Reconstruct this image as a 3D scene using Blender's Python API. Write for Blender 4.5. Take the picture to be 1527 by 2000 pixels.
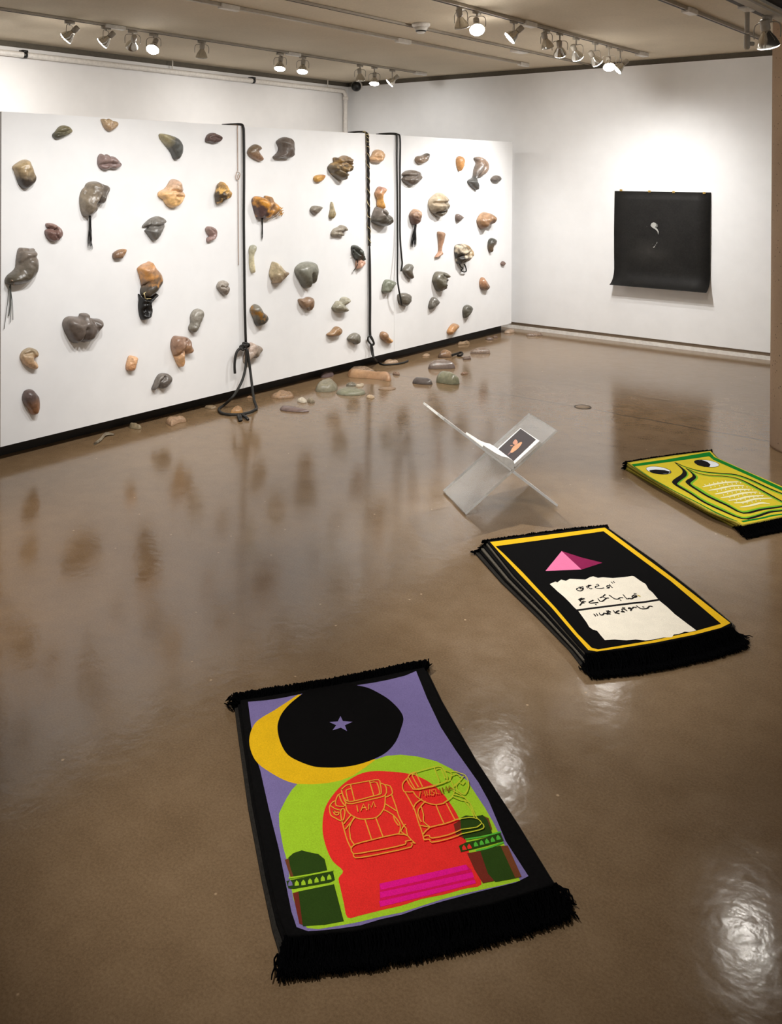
import bpy, bmesh, math, random
from mathutils import Vector, Matrix, noise
from mathutils.geometry import delaunay_2d_cdt

for o in list(bpy.data.objects):
    bpy.data.objects.remove(o)
C = bpy.context.scene.collection
R = random.Random(7)

# ------------------------------------------------------------------ camera
F, CX, CY = 1787.95, 714.0, 349.41
YAW, PIT, ROL = 0.68282, 0.00479, 0.00477
CAM = Vector((5.96424, -10.55721, 2.01447))
_f = Vector((-math.sin(YAW) * math.cos(PIT), math.cos(YAW) * math.cos(PIT), -math.sin(PIT)))
_r = Vector((math.cos(YAW), math.sin(YAW), 0))
_u = _r.cross(_f)
RI = _r * math.cos(ROL) + _u * math.sin(ROL)
UP = -_r * math.sin(ROL) + _u * math.cos(ROL)
cd = bpy.data.cameras.new('camera')
cam = bpy.data.objects.new('camera', cd)
C.objects.link(cam)
m = Matrix((RI, UP, -_f)).transposed().to_4x4()
m.translation = CAM
cam.matrix_world = m
cd.sensor_fit = 'AUTO'
cd.sensor_width = 36
cd.lens = F / 2000 * 36
cd.shift_x = (763.5 - CX) / 2000
cd.shift_y = (CY - 1000) / 2000
cd.clip_start = 0.05
bpy.context.scene.camera = cam

# ------------------------------------------------------------------ world, exposure, gallery spots out of frame
sc = bpy.context.scene
sc.view_settings.view_transform = 'Standard'
sc.view_settings.look = 'None'
sc.view_settings.gamma = 1.0
sc.view_settings.use_curve_mapping = False
sc.view_settings.exposure = 0.24
w = bpy.data.worlds.new('world')
sc.world = w
w.use_nodes = True
w.node_tree.nodes['Background'].inputs[0].default_value = (1.0, 0.93, 0.84, 1)
w.node_tree.nodes['Background'].inputs[1].default_value = 0.40

WARM = (1.0, 0.985, 0.965)


def spot(loc, tgt, power, ang=55, blend=0.9, rad=0.05, col=WARM):
    d = bpy.data.lights.new('gallery_spot', 'SPOT')
    d.energy = power
    d.spot_size = math.radians(ang)
    d.spot_blend = blend
    d.shadow_soft_size = rad
    d.color = col
    o = bpy.data.objects.new('gallery_spot', d)
    o.location = loc
    o.rotation_euler = (Vector(tgt) - Vector(loc)).to_track_quat('-Z', 'Y').to_euler()
    C.objects.link(o)
    return o


# partition washers further along the visible track (out of the frame towards the camera)
for y, ty, tz, pw in ((-7.7, -7.2, 0.95, 150), (-6.8, -6.4, 0.95, 130), (-5.9, -5.5, 1.0, 115), (-5.0, -4.6, 1.0, 105)):
    spot((2.3, y, 3.22), (0, ty, tz), pw, 80, 1.0)
# rug and floor spots on tracks further right and nearer, plus an added fill
spot((3.45, -4.6, 3.22), (3.6, -4.4, 0), 50, 60, 1.0)
spot((3.5, -7.9, 3.25), (4.0, -6.3, 0), 290, 52, 1.0)
spot((3.4, -9.6, 3.25), (4.05, -8.2, 0), 300, 46, 1.0)
spot((5.6, -6.2, 3.25), (4.3, -4.5, 0), 240, 48, 1.0)
spot((1.2, -9.4, 3.22), (1.75, -8.25, 0), 330, 50, 1.0, col=(1.0, 0.84, 0.62))
spot((2.6, -7.4, 3.22), (1.6, -5.6, 0), 210, 62, 1.0, col=(1.0, 0.90, 0.76))  # added fill, lifts the floor left of centre
spot((2.2, -4.4, 3.22), (1.6, -3.0, 0), 150, 75, 1.0, col=(1.0, 0.92, 0.80))
spot((3.4, -3.6, 3.22), (3.0, -1.8, 0), 110, 70, 1.0, col=(1.0, 0.92, 0.80))


# ------------------------------------------------------------------ helpers
def pt(px, py, ax, val):
    """the point of the plane (axis ax = val) seen at photo position px, py"""
    d = _f + RI * ((px - CX) / F) - UP * ((py - CY) / F)
    t = (val - CAM[ax]) / d[ax]
    return CAM + d * t


def depth(p):
    return (Vector(p) - CAM).dot(_f)


def lin(c):
    out = []
    for v in c[:3]:
        v = v / 255
        out.append(v / 12.92 if v <= 0.04045 else ((v + 0.055) / 1.055) ** 2.4)
    return (out[0], out[1], out[2], 1)


class NT:
    def __init__(s, name):
        s.m = bpy.data.materials.new(name)
        s.m.use_nodes = True
        s.t = s.m.node_tree
        s.b = s.t.nodes['Principled BSDF']

    def n(s, typ, **kw):
        x = s.t.nodes.new(typ)
        for k, v in kw.items():
            setattr(x, k, v)
        return x

    def l(s, a, b):
        s.t.links.new(a, b)

    def mixc(s, fac, a, b, bt='MIX'):
        x = s.n('ShaderNodeMix', data_type='RGBA', blend_type=bt)
        for sock, v in ((x.inputs[0], fac), (x.inputs[6], a), (x.inputs[7], b)):
            if hasattr(v, 'is_linked'):
                s.l(v, sock)
            else:
                sock.default_value = v
        return x.outputs[2]

    def noise(s, scale, detail=4, rough=0.55, vec=None):
        x = s.n('ShaderNodeTexNoise')
        x.inputs['Scale'].default_value = scale
        x.inputs['Detail'].default_value = detail
        x.inputs['Roughness'].default_value = rough
        if vec is not None:
            s.l(vec, x.inputs['Vector'])
        return x.outputs[0]

    def ramp(s, fac, stops):
        x = s.n('ShaderNodeValToRGB')
        s.l(fac, x.inputs[0])
        e = x.color_ramp.elements
        while len(e) < len(stops):
            e.new(0.5)
        for i, (p, c) in enumerate(stops):
            e[i].position = p
            e[i].color = c
        return x.outputs[0]

    def math(s, op, a, b=None):
        x = s.n('ShaderNodeMath', operation=op)
        for i, v in enumerate((a, b)):
            if v is None:
                continue
            if hasattr(v, 'is_linked'):
                s.l(v, x.inputs[i])
            else:
                x.inputs[i].default_value = v
        return x.outputs[0]

    def obj(s):
        return s.n('ShaderNodeTexCoord').outputs['Object']

    def bump(s, h, strength=0.2, dist=0.01):
        x = s.n('ShaderNodeBump')
        x.inputs['Strength'].default_value = strength
        x.inputs['Distance'].default_value = dist
        s.l(h, x.inputs['Height'])
        s.l(x.outputs[0], s.b.inputs['Normal'])


def plain(name, rgb, rough=0.6, metal=0.0, var=0.06, scale=30, spec=0.5, bump=0.0):
    k = NT(name)
    c = lin(rgb)
    o = k.obj()
    nz = k.noise(scale, 3, 0.6, o)
    lo = tuple(max(0, v * (1 - var * 2)) for v in c[:3]) + (1,)
    hi = tuple(min(1, v * (1 + var)) for v in c[:3]) + (1,)
    k.l(k.ramp(nz, [(0.3, lo), (0.7, hi)]), k.b.inputs['Base Color'])
    k.b.inputs['Roughness'].default_value = rough
    k.b.inputs['Metallic'].default_value = metal
    k.b.inputs['Specular IOR Level'].default_value = spec
    if bump:
        k.bump(nz, bump, 0.004)
    return k.m


def pile_mat(name, rgb):
    k = NT(name)
    c = lin(rgb)
    o = k.obj()
    nz = k.noise(260, 3, 0.7, o)
    big = k.noise(18, 3, 0.6, o)
    col = k.ramp(nz, [(0.25, tuple(v * 0.72 for v in c[:3]) + (1,)), (0.75, tuple(min(1, v * 1.12) for v in c[:3]) + (1,))])
    col = k.mixc(0.22, col, k.ramp(big, [(0.3, tuple(v * 0.7 for v in c[:3]) + (1,)), (0.7, c)]))
    k.l(col, k.b.inputs['Base Color'])
    k.b.inputs['Roughness'].default_value = 1.0
    k.b.inputs['Specular IOR Level'].default_value = 0.05
    k.bump(nz, 0.5, 0.002)
    return k.m


def cast_mat(name, c1, c2, ang=90.0, size=0.2, rough=0.34, split=0.5, speck=None, clear=0.0):
    """mottled waxy resin: colour c1 turning into c2 along a direction, clouded by noise"""
    k = NT(name)
    o = k.obj()
    sep = k.n('ShaderNodeSeparateXYZ')
    k.l(o, sep.inputs[0])
    a = math.radians(ang)
    g = k.math('ADD', k.math('MULTIPLY', sep.outputs[1], math.cos(a) / size), k.math('MULTIPLY', sep.outputs[2], math.sin(a) / size))
    nz = k.noise(1.6 / size, 4, 0.6, o)
    g = k.math('ADD', k.math('ADD', g, 1.0 - split), k.math('MULTIPLY', k.math('SUBTRACT', nz, 0.5), 0.75))
    def soft(c):
        m_ = sum(c) / 3
        return lin([min(245, (v * 0.86 + m_ * 0.14) * 1.1 + 4) for v in c])
    a1, a2 = soft(c1), soft(c2)
    col = k.ramp(g, [(0.32, a1), (0.82, a2)])
    if speck:
        sp = k.noise(3.2 / size, 3, 0.5, o)
        col = k.mixc(k.ramp(sp, [(0.5, (0, 0, 0, 1)), (0.62, (1, 1, 1, 1))]), col, lin(speck))
    fine = k.noise(7 / size, 5, 0.65, o)
    dk = k.ramp(fine, [(0.34, (0.6, 0.58, 0.55, 1)), (0.6, (1.06, 1.04, 1.02, 1))])
    col = k.mixc(0.8, col, dk, 'MULTIPLY')
    k.l(col, k.b.inputs['Base Color'])
    k.b.inputs['Roughness'].default_value = rough
    k.b.inputs['Subsurface Weight'].default_value = 0.0
    k.b.inputs['Coat Weight'].default_value = 0.15
    k.b.inputs['Coat Roughness'].default_value = 0.2
    k.bump(fine, 0.3, 0.008)
    if clear:
        tr_ = k.n('ShaderNodeBsdfTransparent')
        mx = k.n('ShaderNodeMixShader')
        mx.inputs[0].default_value = clear
        k.l(k.b.outputs[0], mx.inputs[1]); k.l(tr_.outputs[0], mx.inputs[2])
        out = [n for n in k.t.nodes if n.type == 'OUTPUT_MATERIAL'][0]
        k.l(mx.outputs[0], out.inputs['Surface'])
    return k.m


def tag(o, label=None, cat=None, group=None, kind=None):
    if label: o['label'] = label
    if cat: o['category'] = cat
    if group: o['group'] = group
    if kind: o['kind'] = kind
    return o


def empty(name, loc, label=None, cat=None, group=None):
    o = bpy.data.objects.new(name, None)
    o.empty_display_size = 0.05
    o.location = loc
    C.objects.link(o)
    return tag(o, label, cat, group)


def build(name, bm, mats, parent=None, origin=(0, 0, 0), smooth=True, recalc=True):
    """link bm (world coordinates) as one object whose origin is at origin; a parented object keeps its place"""
    og = Vector(origin)
    if recalc:
        bmesh.ops.recalc_face_normals(bm, faces=bm.faces)
    bmesh.ops.translate(bm, verts=bm.verts, vec=-og)
    if smooth:
        for f in bm.faces:
            f.smooth = True
    me = bpy.data.meshes.new(name)
    bm.to_mesh(me)
    bm.free()
    for mt in (mats if isinstance(mats, (list, tuple)) else [mats]):
        me.materials.append(mt)
    o = bpy.data.objects.new(name, me)
    C.objects.link(o)
    if parent is not None:
        o.parent = parent
        o.location = og - world_loc(parent)
    else:
        o.location = og
    return o


def world_loc(o):
    v = Vector(o.location)
    while o.parent is not None:
        o = o.parent
        v += Vector(o.location)
    return v


def box(bm, a, b, mi=0):
    vs = [bm.verts.new((x, y, z)) for x in (a[0], b[0]) for y in (a[1], b[1]) for z in (a[2], b[2])]
    out = []
    for q in ((0, 1, 3, 2), (4, 6, 7, 5), (0, 4, 5, 1), (2, 3, 7, 6), (0, 2, 6, 4), (1, 5, 7, 3)):
        f = bm.faces.new([vs[i] for i in q])
        f.material_index = mi
        out.append(f)
    return vs


def obox(bm, o, ux, uy, uz, mi=0):
    """box from corner o spanned by three edge vectors"""
    o, ux, uy, uz = map(Vector, (o, ux, uy, uz))
    vs = [bm.verts.new(o + ux * i + uy * j + uz * k) for i in (0, 1) for j in (0, 1) for k in (0, 1)]
    fs = []
    for q in ((0, 1, 3, 2), (4, 6, 7, 5), (0, 4, 5, 1), (2, 3, 7, 6), (0, 2, 6, 4), (1, 5, 7, 3)):
        f = bm.faces.new([vs[i] for i in q])
        f.material_index = mi
        fs.append(f)
    return fs


def bev(bm, w, seg=2):
    bmesh.ops.bevel(bm, geom=[e for e in bm.edges], offset=w, segments=seg, affect='EDGES', profile=0.5)


def crom(pts, n=6, closed=False):
    pts = [Vector(p) for p in pts]
    L = len(pts)
    out = []
    for i in range(L if closed else L - 1):
        if closed:
            a, b, c, d = pts[i - 1], pts[i], pts[(i + 1) % L], pts[(i + 2) % L]
        else:
            a, b, c, d = pts[max(i - 1, 0)], pts[i], pts[i + 1], pts[min(i + 2, L - 1)]
        for k in range(n):
            t = k / n
            out.append(0.5 * ((2 * b) + (c - a) * t + (2 * a - 5 * b + 4 * c - d) * t * t + (3 * b - a - 3 * c + d) * t ** 3))
    if not closed:
        out.append(pts[-1])
    return out


def tube(bm, path, rad, sides=8, mi=0, closed=False, cap=True):
    """swept tube; rad is a number or a list"""
    path = [Vector(p) for p in path]
    n = len(path)
    rs = rad if isinstance(rad, (list, tuple)) else [rad] * n
    rings = []
    nrm = None
    for i, p in enumerate(path):
        if closed:
            t = path[(i + 1) % n] - path[i - 1]
        else:
            t = path[min(i + 1, n - 1)] - path[max(i - 1, 0)]
        if t.length < 1e-9:
            t = Vector((0, 0, 1))
        t.normalize()
        if nrm is None:
            nrm = t.orthogonal().normalized()
        else:
            nrm = nrm - t * nrm.dot(t)
            if nrm.length < 1e-6:
                nrm = t.orthogonal()
            nrm.normalize()
        bi = t.cross(nrm)
        rings.append([bm.verts.new(p + (nrm * math.cos(2 * math.pi * k / sides) + bi * math.sin(2 * math.pi * k / sides)) * rs[i]) for k in range(sides)])
    for i in range(n if closed else n - 1):
        A, B = rings[i], rings[(i + 1) % n]
        for k in range(sides):
            f = bm.faces.new((A[k], A[(k + 1) % sides], B[(k + 1) % sides], B[k]))
            f.material_index = mi
    if cap and not closed:
        for rg in (rings[0][::-1], rings[-1]):
            f = bm.faces.new(rg)
            f.material_index = mi


def lathe(bm, o, ax, prof, sides=20, mi=0, cap0=True, cap1=True):
    """prof: (distance along ax, radius)"""
    o, ax = Vector(o), Vector(ax).normalized()
    n = ax.orthogonal().normalized()
    b = ax.cross(n)
    rings = [[bm.verts.new(o + ax * d + (n * math.cos(2 * math.pi * k / sides) + b * math.sin(2 * math.pi * k / sides)) * r) for k in range(sides)] for d, r in prof]
    for A, B in zip(rings, rings[1:]):
        for k in range(sides):
            f = bm.faces.new((A[k], A[(k + 1) % sides], B[(k + 1) % sides], B[k]))
            f.material_index = mi
    if cap0:
        bm.faces.new(rings[0][::-1]).material_index = mi
    if cap1:
        bm.faces.new(rings[-1]).material_index = mi


# ------------------------------------------------------------------ materials
M = {}
M['white_wall'] = plain('white_wall_paint', (236, 236, 236), 0.75, 0, 0.015, 4, 0.25)
M['back_wall'] = plain('white_back_wall_paint', (232, 229, 226), 0.8, 0, 0.015, 4, 0.2)
M['black_base'] = plain('black_toe_kick', (22, 20, 18), 0.45, 0, 0.1, 12)
M['reveal_shade'] = plain('shaded_taupe_reveal', (150, 134, 116), 0.8)  # recess gets less light; that shade is mixed into this taupe
M['grey_strip'] = plain('dark_reveal', (96, 88, 76), 0.8)
M['trim_white'] = plain('white_trim', (226, 222, 216), 0.5)
M['pipe_white'] = plain('white_pipe_paint', (228, 222, 214), 0.45)
M['metal_grey'] = plain('grey_painted_metal', (165, 157, 145), 0.45, 0.0)
M['track'] = plain('track_paint', (176, 168, 155), 0.45, 0.1)
M['track_dark'] = plain('track_slot', (60, 52, 44), 0.6)
M['chrome'] = plain('bulb_reflector', (205, 200, 190), 0.16, 0.9)
M['black_plastic'] = plain('black_plastic', (22, 21, 20), 0.35)
M['dark_void'] = plain('dark_ceiling', (34, 30, 34), 0.9)
M['rope'] = plain('black_rope', (34, 33, 30), 0.55, 0, 0.25, 160, 0.4, 0.4)
M['braid'] = plain('dark_braid', (30, 24, 18), 0.6, 0, 0.3, 160, 0.3, 0.4)
M['gold_thread'] = plain('pale_gold_thread', (226, 206, 150), 0.4, 0.2)
M['thin_cord'] = plain('thin_brown_cord', (176, 150, 130), 0.6)
M['hair'] = plain('black_hair', (20, 19, 18), 0.4, 0, 0.2, 120)
M['hair_grey'] = plain('grey_hair', (90, 92, 88), 0.5)
M['gold'] = plain('gold_leaf', (226, 165, 66), 0.3, 0.55, 0.3, 40)
M['gold_clip'] = plain('brass_clip', (196, 164, 92), 0.35, 0.6)
M['paper'] = plain('white_paper', (240, 239, 236), 0.7)
M['cover'] = plain('dark_page', (62, 54, 56), 0.4)


def concrete(name, base, sc=1.0, rough=0.85, spots=False):
    k = NT(name)
    o = k.obj()
    a = k.noise(1.2 * sc, 5, 0.6, o)
    b = k.noise(40 * sc, 4, 0.7, o)
    c = lin(base)
    lo = tuple(v * 0.86 for v in c[:3]) + (1,)
    hi = tuple(v * 1.1 for v in c[:3]) + (1,)
    col = k.mixc(0.5, k.ramp(a, [(0.3, lo), (0.7, hi)]), k.ramp(b, [(0.3, lo), (0.7, hi)]))
    if spots:
        v = k.n('ShaderNodeTexVoronoi')
        v.inputs['Scale'].default_value = 26
        k.l(o, v.inputs['Vector'])
        col = k.mixc(k.ramp(v.outputs['Distance'], [(0.10, (1, 1, 1, 1)), (0.16, (0, 0, 0, 1))]), col, tuple(x * 0.35 for x in c[:3]) + (1,))
    k.l(col, k.b.inputs['Base Color'])
    k.b.inputs['Roughness'].default_value = rough
    k.b.inputs['Specular IOR Level'].default_value = 0.2
    k.bump(b, 0.25, 0.004)
    return k.m


M['ceiling'] = concrete('ceiling_concrete', (212, 199, 177))
M['beam'] = plain('pale_beam_paint', (190, 183, 172), 0.6)
M['column'] = concrete('column_concrete', (164, 139, 116), 1.5, 0.8, True)


def floor_mat():
    k = NT('polished_concrete')
    o = k.obj()
    a = k.noise(0.7, 6, 0.62, o)
    b = k.noise(6.0, 5, 0.65, o)
    c = k.noise(120, 3, 0.75, o)
    col = k.ramp(a, [(0.25, lin((97, 76, 52))), (0.5, lin((114, 91, 65))), (0.78, lin((128, 103, 75)))])
    col = k.mixc(0.55, col, k.ramp(b, [(0.3, lin((100, 79, 55))), (0.7, lin((137, 113, 85)))]))
    col = k.mixc(0.35, col, k.ramp(c, [(0.3, lin((86, 68, 48))), (0.72, lin((150, 126, 98)))]))
    # pale aggregate chips
    v = k.n('ShaderNodeTexVoronoi')
    v.inputs['Scale'].default_value = 7
    k.l(o, v.inputs['Vector'])
    col = k.mixc(k.ramp(v.outputs['Distance'], [(0.025, (1, 1, 1, 1)), (0.045, (0, 0, 0, 1))]), col, lin((176, 150, 118)))
    # saw-cut joints and cracks
    sep = k.n('ShaderNodeSeparateXYZ')
    k.l(o, sep.inputs[0])
    wob = k.math('MULTIPLY', k.math('SUBTRACT', k.noise(2.2, 5, 0.6, o), 0.5), 0.16)
    for ax, pos, wd in ((1, -3.22, 0.008), (1, -2.5, 0.005)):
        d = k.math('ABSOLUTE', k.math('SUBTRACT', k.math('ADD', sep.outputs[ax], wob), pos))
        mk = k.ramp(d, [(wd, (1, 1, 1, 1)), (wd * 2.2, (0, 0, 0, 1))])
        col = k.mixc(k.math('MULTIPLY', mk, 0.75), col, lin((70, 56, 42)))
    k.l(col, k.b.inputs['Base Color'])
    rr = k.ramp(b, [(0.3, (0.11, 0.11, 0.11, 1)), (0.75, (0.175, 0.175, 0.175, 1))])
    k.l(rr, k.b.inputs['Roughness'])
    k.b.inputs['Specular IOR Level'].default_value = 0.5
    w2 = k.noise(20, 3, 0.5, o)
    k.bump(w2, 0.085, 0.008)
    return k.m


M['floor'] = floor_mat()

# ------------------------------------------------------------------ the room
ZC, ZW = 3.40, 3.335
XL = -2.98


def struct(name, bm, mat, smooth=False):
    o = build(name, bm, mat, smooth=smooth)
    o['kind'] = 'structure'
    return o


bm = bmesh.new(); box(bm, (XL - 0.2, -14, -0.1), (10, 0.25, 0)); struct('floor', bm, M['floor'])
ZB = 3.0
XB0 = pt(1431, 0, 2, ZB)[0]
XB1 = pt(1473, 0, 2, ZB)[0]
bm = bmesh.new(); box(bm, (XL - 0.2, -14, ZC), (XB0 + 0.05, 0.25, ZC + 0.15)); struct('ceiling', bm, M['ceiling'])
bm = bmesh.new(); box(bm, (XB1 + 0.002, -14, ZB + 0.03), (XB1 + 0.3, -3.55, ZC)); box(bm, (XB1 + 0.3, -14, ZC + 0.02), (10, 0.25, ZC + 0.15)); struct('trim_3', bm, M['dark_void'])
# left back wall
bm = bmesh.new(); box(bm, (XL - 0.2, -14, 0), (XL, 0.25, ZW)); struct('wall_left', bm, M['back_wall'])
bm = bmesh.new(); box(bm, (XL - 0.2, -14, ZW), (XL - 0.04, 0.25, ZC)); struct('trim_1', bm, M['grey_strip'])
# right wall with its recessed reveal and base strip
bm = bmesh.new(); box(bm, (XL, 0, 0.085), (10, 0.2, ZW)); struct('wall_right', bm, M['white_wall'])
bm = bmesh.new(); box(bm, (XL, 0.035, ZW), (10, 0.2, ZC)); struct('trim_2', bm, M['grey_strip'])
bm = bmesh.new(); box(bm, (XL, 0.03, 0), (10, 0.2, 0.085)); struct('trim_4', bm, M['reveal_shade'])
bm = bmesh.new(); box(bm, (XL, 0.012, 0), (10, 0.03, 0.042)); struct('baseboard_right', bm, M['trim_white'])
# partition in three panels
PY0, PY1 = pt(1, 872, 0, 0)[1], pt(998.5, 629, 0, 0)[1]
seams = [PY0, pt(479, 500, 0, 0)[1], pt(771, 400, 0, 0)[1], PY1]
bm = bmesh.new()
for i, off in enumerate((0.0, -0.0015, 0.0)):
    box(bm, (-0.30, seams[i] + (0.001 if i else 0), 0.11), (off, seams[i + 1] - 0.001, 2.44 - (0.004 if i == 1 else 0)))
struct('wall_partition', bm, M['white_wall'])
bm = bmesh.new(); box(bm, (-0.26, PY0 - 0.0, 0), (-0.15, PY1, 0.11)); struct('baseboard_partition', bm, M['black_base'])
# beam beside the dark opening
bm = bmesh.new(); box(bm, (XB0, -14, ZB), (XB1 - 0.03, -3.2, 3.42)); box(bm, (XB1 - 0.03, -14, ZB + 0.012), (XB1, -3.2, 3.42))
struct('trim_5', bm, M['beam'])
# round column
bm = bmesh.new()
tp = pt(1503, 868, 2, 0)
dirv = Vector((tp.x - CAM.x, tp.y - CAM.y, 0)).normalized()
cc = tp + Vector((dirv.y * -1, dirv.x, 0)) * -0.30
lathe(bm, (cc.x, cc.y, 0), (0, 0, 1), [(0, 0.30), (0.02, 0.30), (ZC + 0.2, 0.30)], 48)
o = struct('column', bm, M['column'], True)
for f in o.data.polygons:
    f.use_smooth = len(f.vertices) == 4

# conduits along the ceiling
def strip(name, x, y0, y1, z0, z1, wd, mat):
    bm = bmesh.new()
    box(bm, (x - wd / 2, y0, z0), (x + wd / 2, y1, z1))
    bev(bm, 0.004, 1)
    return bm

# ------------------------------------------------------------------ water pipe along the back wall
pz = pt(679, 179, 0, XL + 0.06)
ppath = [(XL + 0.06, -14, pz.z), (XL + 0.06, -0.30, pz.z), (XL + 0.06, -0.17, pz.z), (XL + 0.06, -0.12, pz.z - 0.05), (XL + 0.06, -0.12, pz.z - 0.3), (XL + 0.06, -0.12, 0.0)]
pe = empty('water_pipe', (XL + 0.06, -0.12, 0), 'white water pipe running below the ceiling and down the room corner', 'pipe')
bm = bmesh.new(); tube(bm, ppath, 0.032, 12); build('pipe_run', bm, M['pipe_white'], pe, (XL + 0.06, -0.12, 1))
bm = bmesh.new(); lathe(bm, (XL + 0.06, -0.12, pz.z - 0.13), (0, 0, 1), [(0, 0.044), (0.05, 0.044)], 14); build('coupling', bm, M['pipe_white'], pe, (XL + 0.06, -0.12, pz.z - 0.1))
for px in (48, 494):
    q = pt(px, 99 if px < 100 else 151, 0, XL + 0.06)
    bm = bmesh.new(); lathe(bm, (XL + 0.06, q.y - 0.02, pz.z), (0, 1, 0), [(0, 0.036), (0.04, 0.036)], 12); box(bm, (XL, q.y - 0.03, pz.z + 0.02), (XL + 0.08, q.y + 0.03, pz.z + 0.05))
    build('clamp', bm, M['black_plastic'], pe, (XL + 0.05, q.y, pz.z))['label'] = 'dark pipe clamp'
for px, py in ((337, 118), (640, 158)):
    q = pt(px, py, 0, XL + 0.06)
    bm = bmesh.new(); tube(bm, [(XL + 0.06, q.y, ZC), (XL + 0.06, q.y, pz.z)], 0.007, 8); build('hanger_rod', bm, M['pipe_white'], pe, (XL + 0.06, q.y, ZC))

# ------------------------------------------------------------------ security camera in the corner
q = pt(697, 168, 0, XL + 0.22)
e = empty('security_camera', q, 'black round security camera in the upper corner of the room', 'camera')
ax = Vector((0.35, -0.85, -0.25)).normalized()
bm = bmesh.new(); lathe(bm, q, ax, [(-0.07, 0.04), (-0.05, 0.075), (0.03, 0.08)], 20); build('housing', bm, M['pipe_white'], e, q)['label'] = 'white camera housing'
bm = bmesh.new(); lathe(bm, q + ax * 0.031, ax, [(0, 0.076), (0.03, 0.07), (0.055, 0.05), (0.065, 0.02)], 20); build('dome', bm, M['black_plastic'], e, q)['label'] = 'black camera dome'
bm = bmesh.new(); tube(bm, [q - ax * 0.06, q + Vector((-0.06, 0.12, 0.02)), Vector((q.x - 0.1, 0.0, q.z + 0.02))], 0.02, 8); build('bracket', bm, M['pipe_white'], e, q)

# ------------------------------------------------------------------ ceiling tracks, conduits, detector
def ceil_x(px, py):
    return pt(px, py, 2, 3.385)

T1 = ceil_x(500, 94).x
T2 = ceil_x(520, 26.5).x
T3 = ceil_x(1000, 94).x
T4 = ceil_x(1000, 37).x
T5 = ceil_x(1480, 73).x


def ctrack(name, label, x, y0, y1, wd, ht, boxes, cat='track', slot=True):
    e = empty(name, (x, y1, ZC), label, cat)
    bm = bmesh.new(); box(bm, (x - wd / 2, y0, ZC - ht), (x + wd / 2, y1, ZC)); bev(bm, 0.003, 1)
    build('rail', bm, M['track'], e, (x, y1, ZC), False)
    if slot:
        bm = bmesh.new(); box(bm, (x - wd * 0.18, y0, ZC - ht - 0.003), (x + wd * 0.18, y1 - 0.02, ZC - ht + 0.001))
        build('slot', bm, M['track_dark'], e, (x, y1, ZC - ht), False)['label'] = 'dark slot of the track'
    for y, ln in boxes:
        bm = bmesh.new(); box(bm, (x - wd * 0.9, y - ln / 2, ZC - ht - 0.016), (x + wd * 0.9, y + ln / 2, ZC - 0.002)); bev(bm, 0.004, 1)
        build('joint_cover', bm, M['trim_white'], e, (x, y, ZC), False)['label'] = 'white joint cover'
    return e


ctrack('lighting_track', 'ceiling track nearest the back wall, above the white partition, carrying a row of lamps', T1, -14, ceil_x(800, 145).y, 0.035, 0.022,
       [(ceil_x(228, 51).y, 0.22), (ceil_x(565, 106).y, 0.2), (ceil_x(792, 145).y, 0.25)])
ctrack('conduit', 'thin white ceiling conduit with box covers between the two lamp tracks', T2, -14, ceil_x(994, 129).y, 0.03, 0.03,
       [(ceil_x(443, 13).y, 0.2), (ceil_x(775, 80).y, 0.22), (ceil_x(990, 127).y, 0.2)], 'conduit', False)
ctrack('conduit', 'thin dark-edged ceiling conduit passing the smoke detector', T3, -14, -0.02, 0.022, 0.022, [], 'conduit', True)
ctrack('lighting_track', 'ceiling track with the densest row of lamps, in front of the white partition', T4, -14, ceil_x(1228, 107).y, 0.04, 0.03,
       [(ceil_x(1020, 47).y, 0.2), (ceil_x(1222, 107).y, 0.22)])
ctrack('lighting_track', 'empty ceiling track on the right, ending beside the hanging pipe', T5, -14, ceil_x(1482, 76).y, 0.04, 0.03, [(ceil_x(1362, 18).y, 0.2)])
e = empty('lighting_track', (XB0 - 0.03, pt(1492, 40, 2, ZB).y, ZB), 'short dark track fixed along the pale beam at upper right', 'track')
ye = pt(1492, 40, 2, ZB).y
bm = bmesh.new(); box(bm, (XB0 - 0.045, -14, ZB + 0.005), (XB0 - 0.002, ye, ZB + 0.035)); bev(bm, 0.003, 1); build('rail', bm, M['track_dark'], e, (XB0 - 0.03, ye, ZB), False)
yb_ = pt(1452, 18, 2, ZB).y
bm = bmesh.new(); box(bm, (XB0 - 0.055, yb_ - 0.07, ZB - 0.008), (XB0 + 0.004, yb_ + 0.07, ZB + 0.03)); bev(bm, 0.004, 1); build('joint_cover', bm, M['trim_white'], e, (XB0, yb_, ZB), False)['label'] = 'white joint cover'
q = pt(822, 46, 2, 3.40)
e = empty('smoke_detector', q, 'cone-shaped white smoke detector on the ceiling', 'smoke detector')
bm = bmesh.new(); lathe(bm, q, (0, 0, -1), [(0, 0.085), (0.02, 0.085), (0.035, 0.07)], 24); build('base', bm, M['trim_white'], e, q)
bm = bmesh.new(); lathe(bm, q, (0, 0, -1), [(0.035, 0.068), (0.085, 0.036), (0.09, 0.03)], 24); build('sensor_head', bm, M['trim_white'], e, q)
bm = bmesh.new(); lathe(bm, q, (0, 0, -1), [(0.066, 0.0515), (0.078, 0.0435)], 24, cap0=False, cap1=False)
build('vent', bm, M['black_plastic'], e, q, False)['label'] = 'dark sensor slots'
q = pt(1014, 98, 2, 3.40)
bm = bmesh.new(); box(bm, q - Vector((0.05, 0.12, 0.03)), q + Vector((0.05, 0.12, 0))); bev(bm, 0.006, 2)
tag(build('junction_box', bm, M['trim_white'], None, q, False), 'small white junction box on the ceiling behind the row of lamps', 'junction box')
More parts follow.
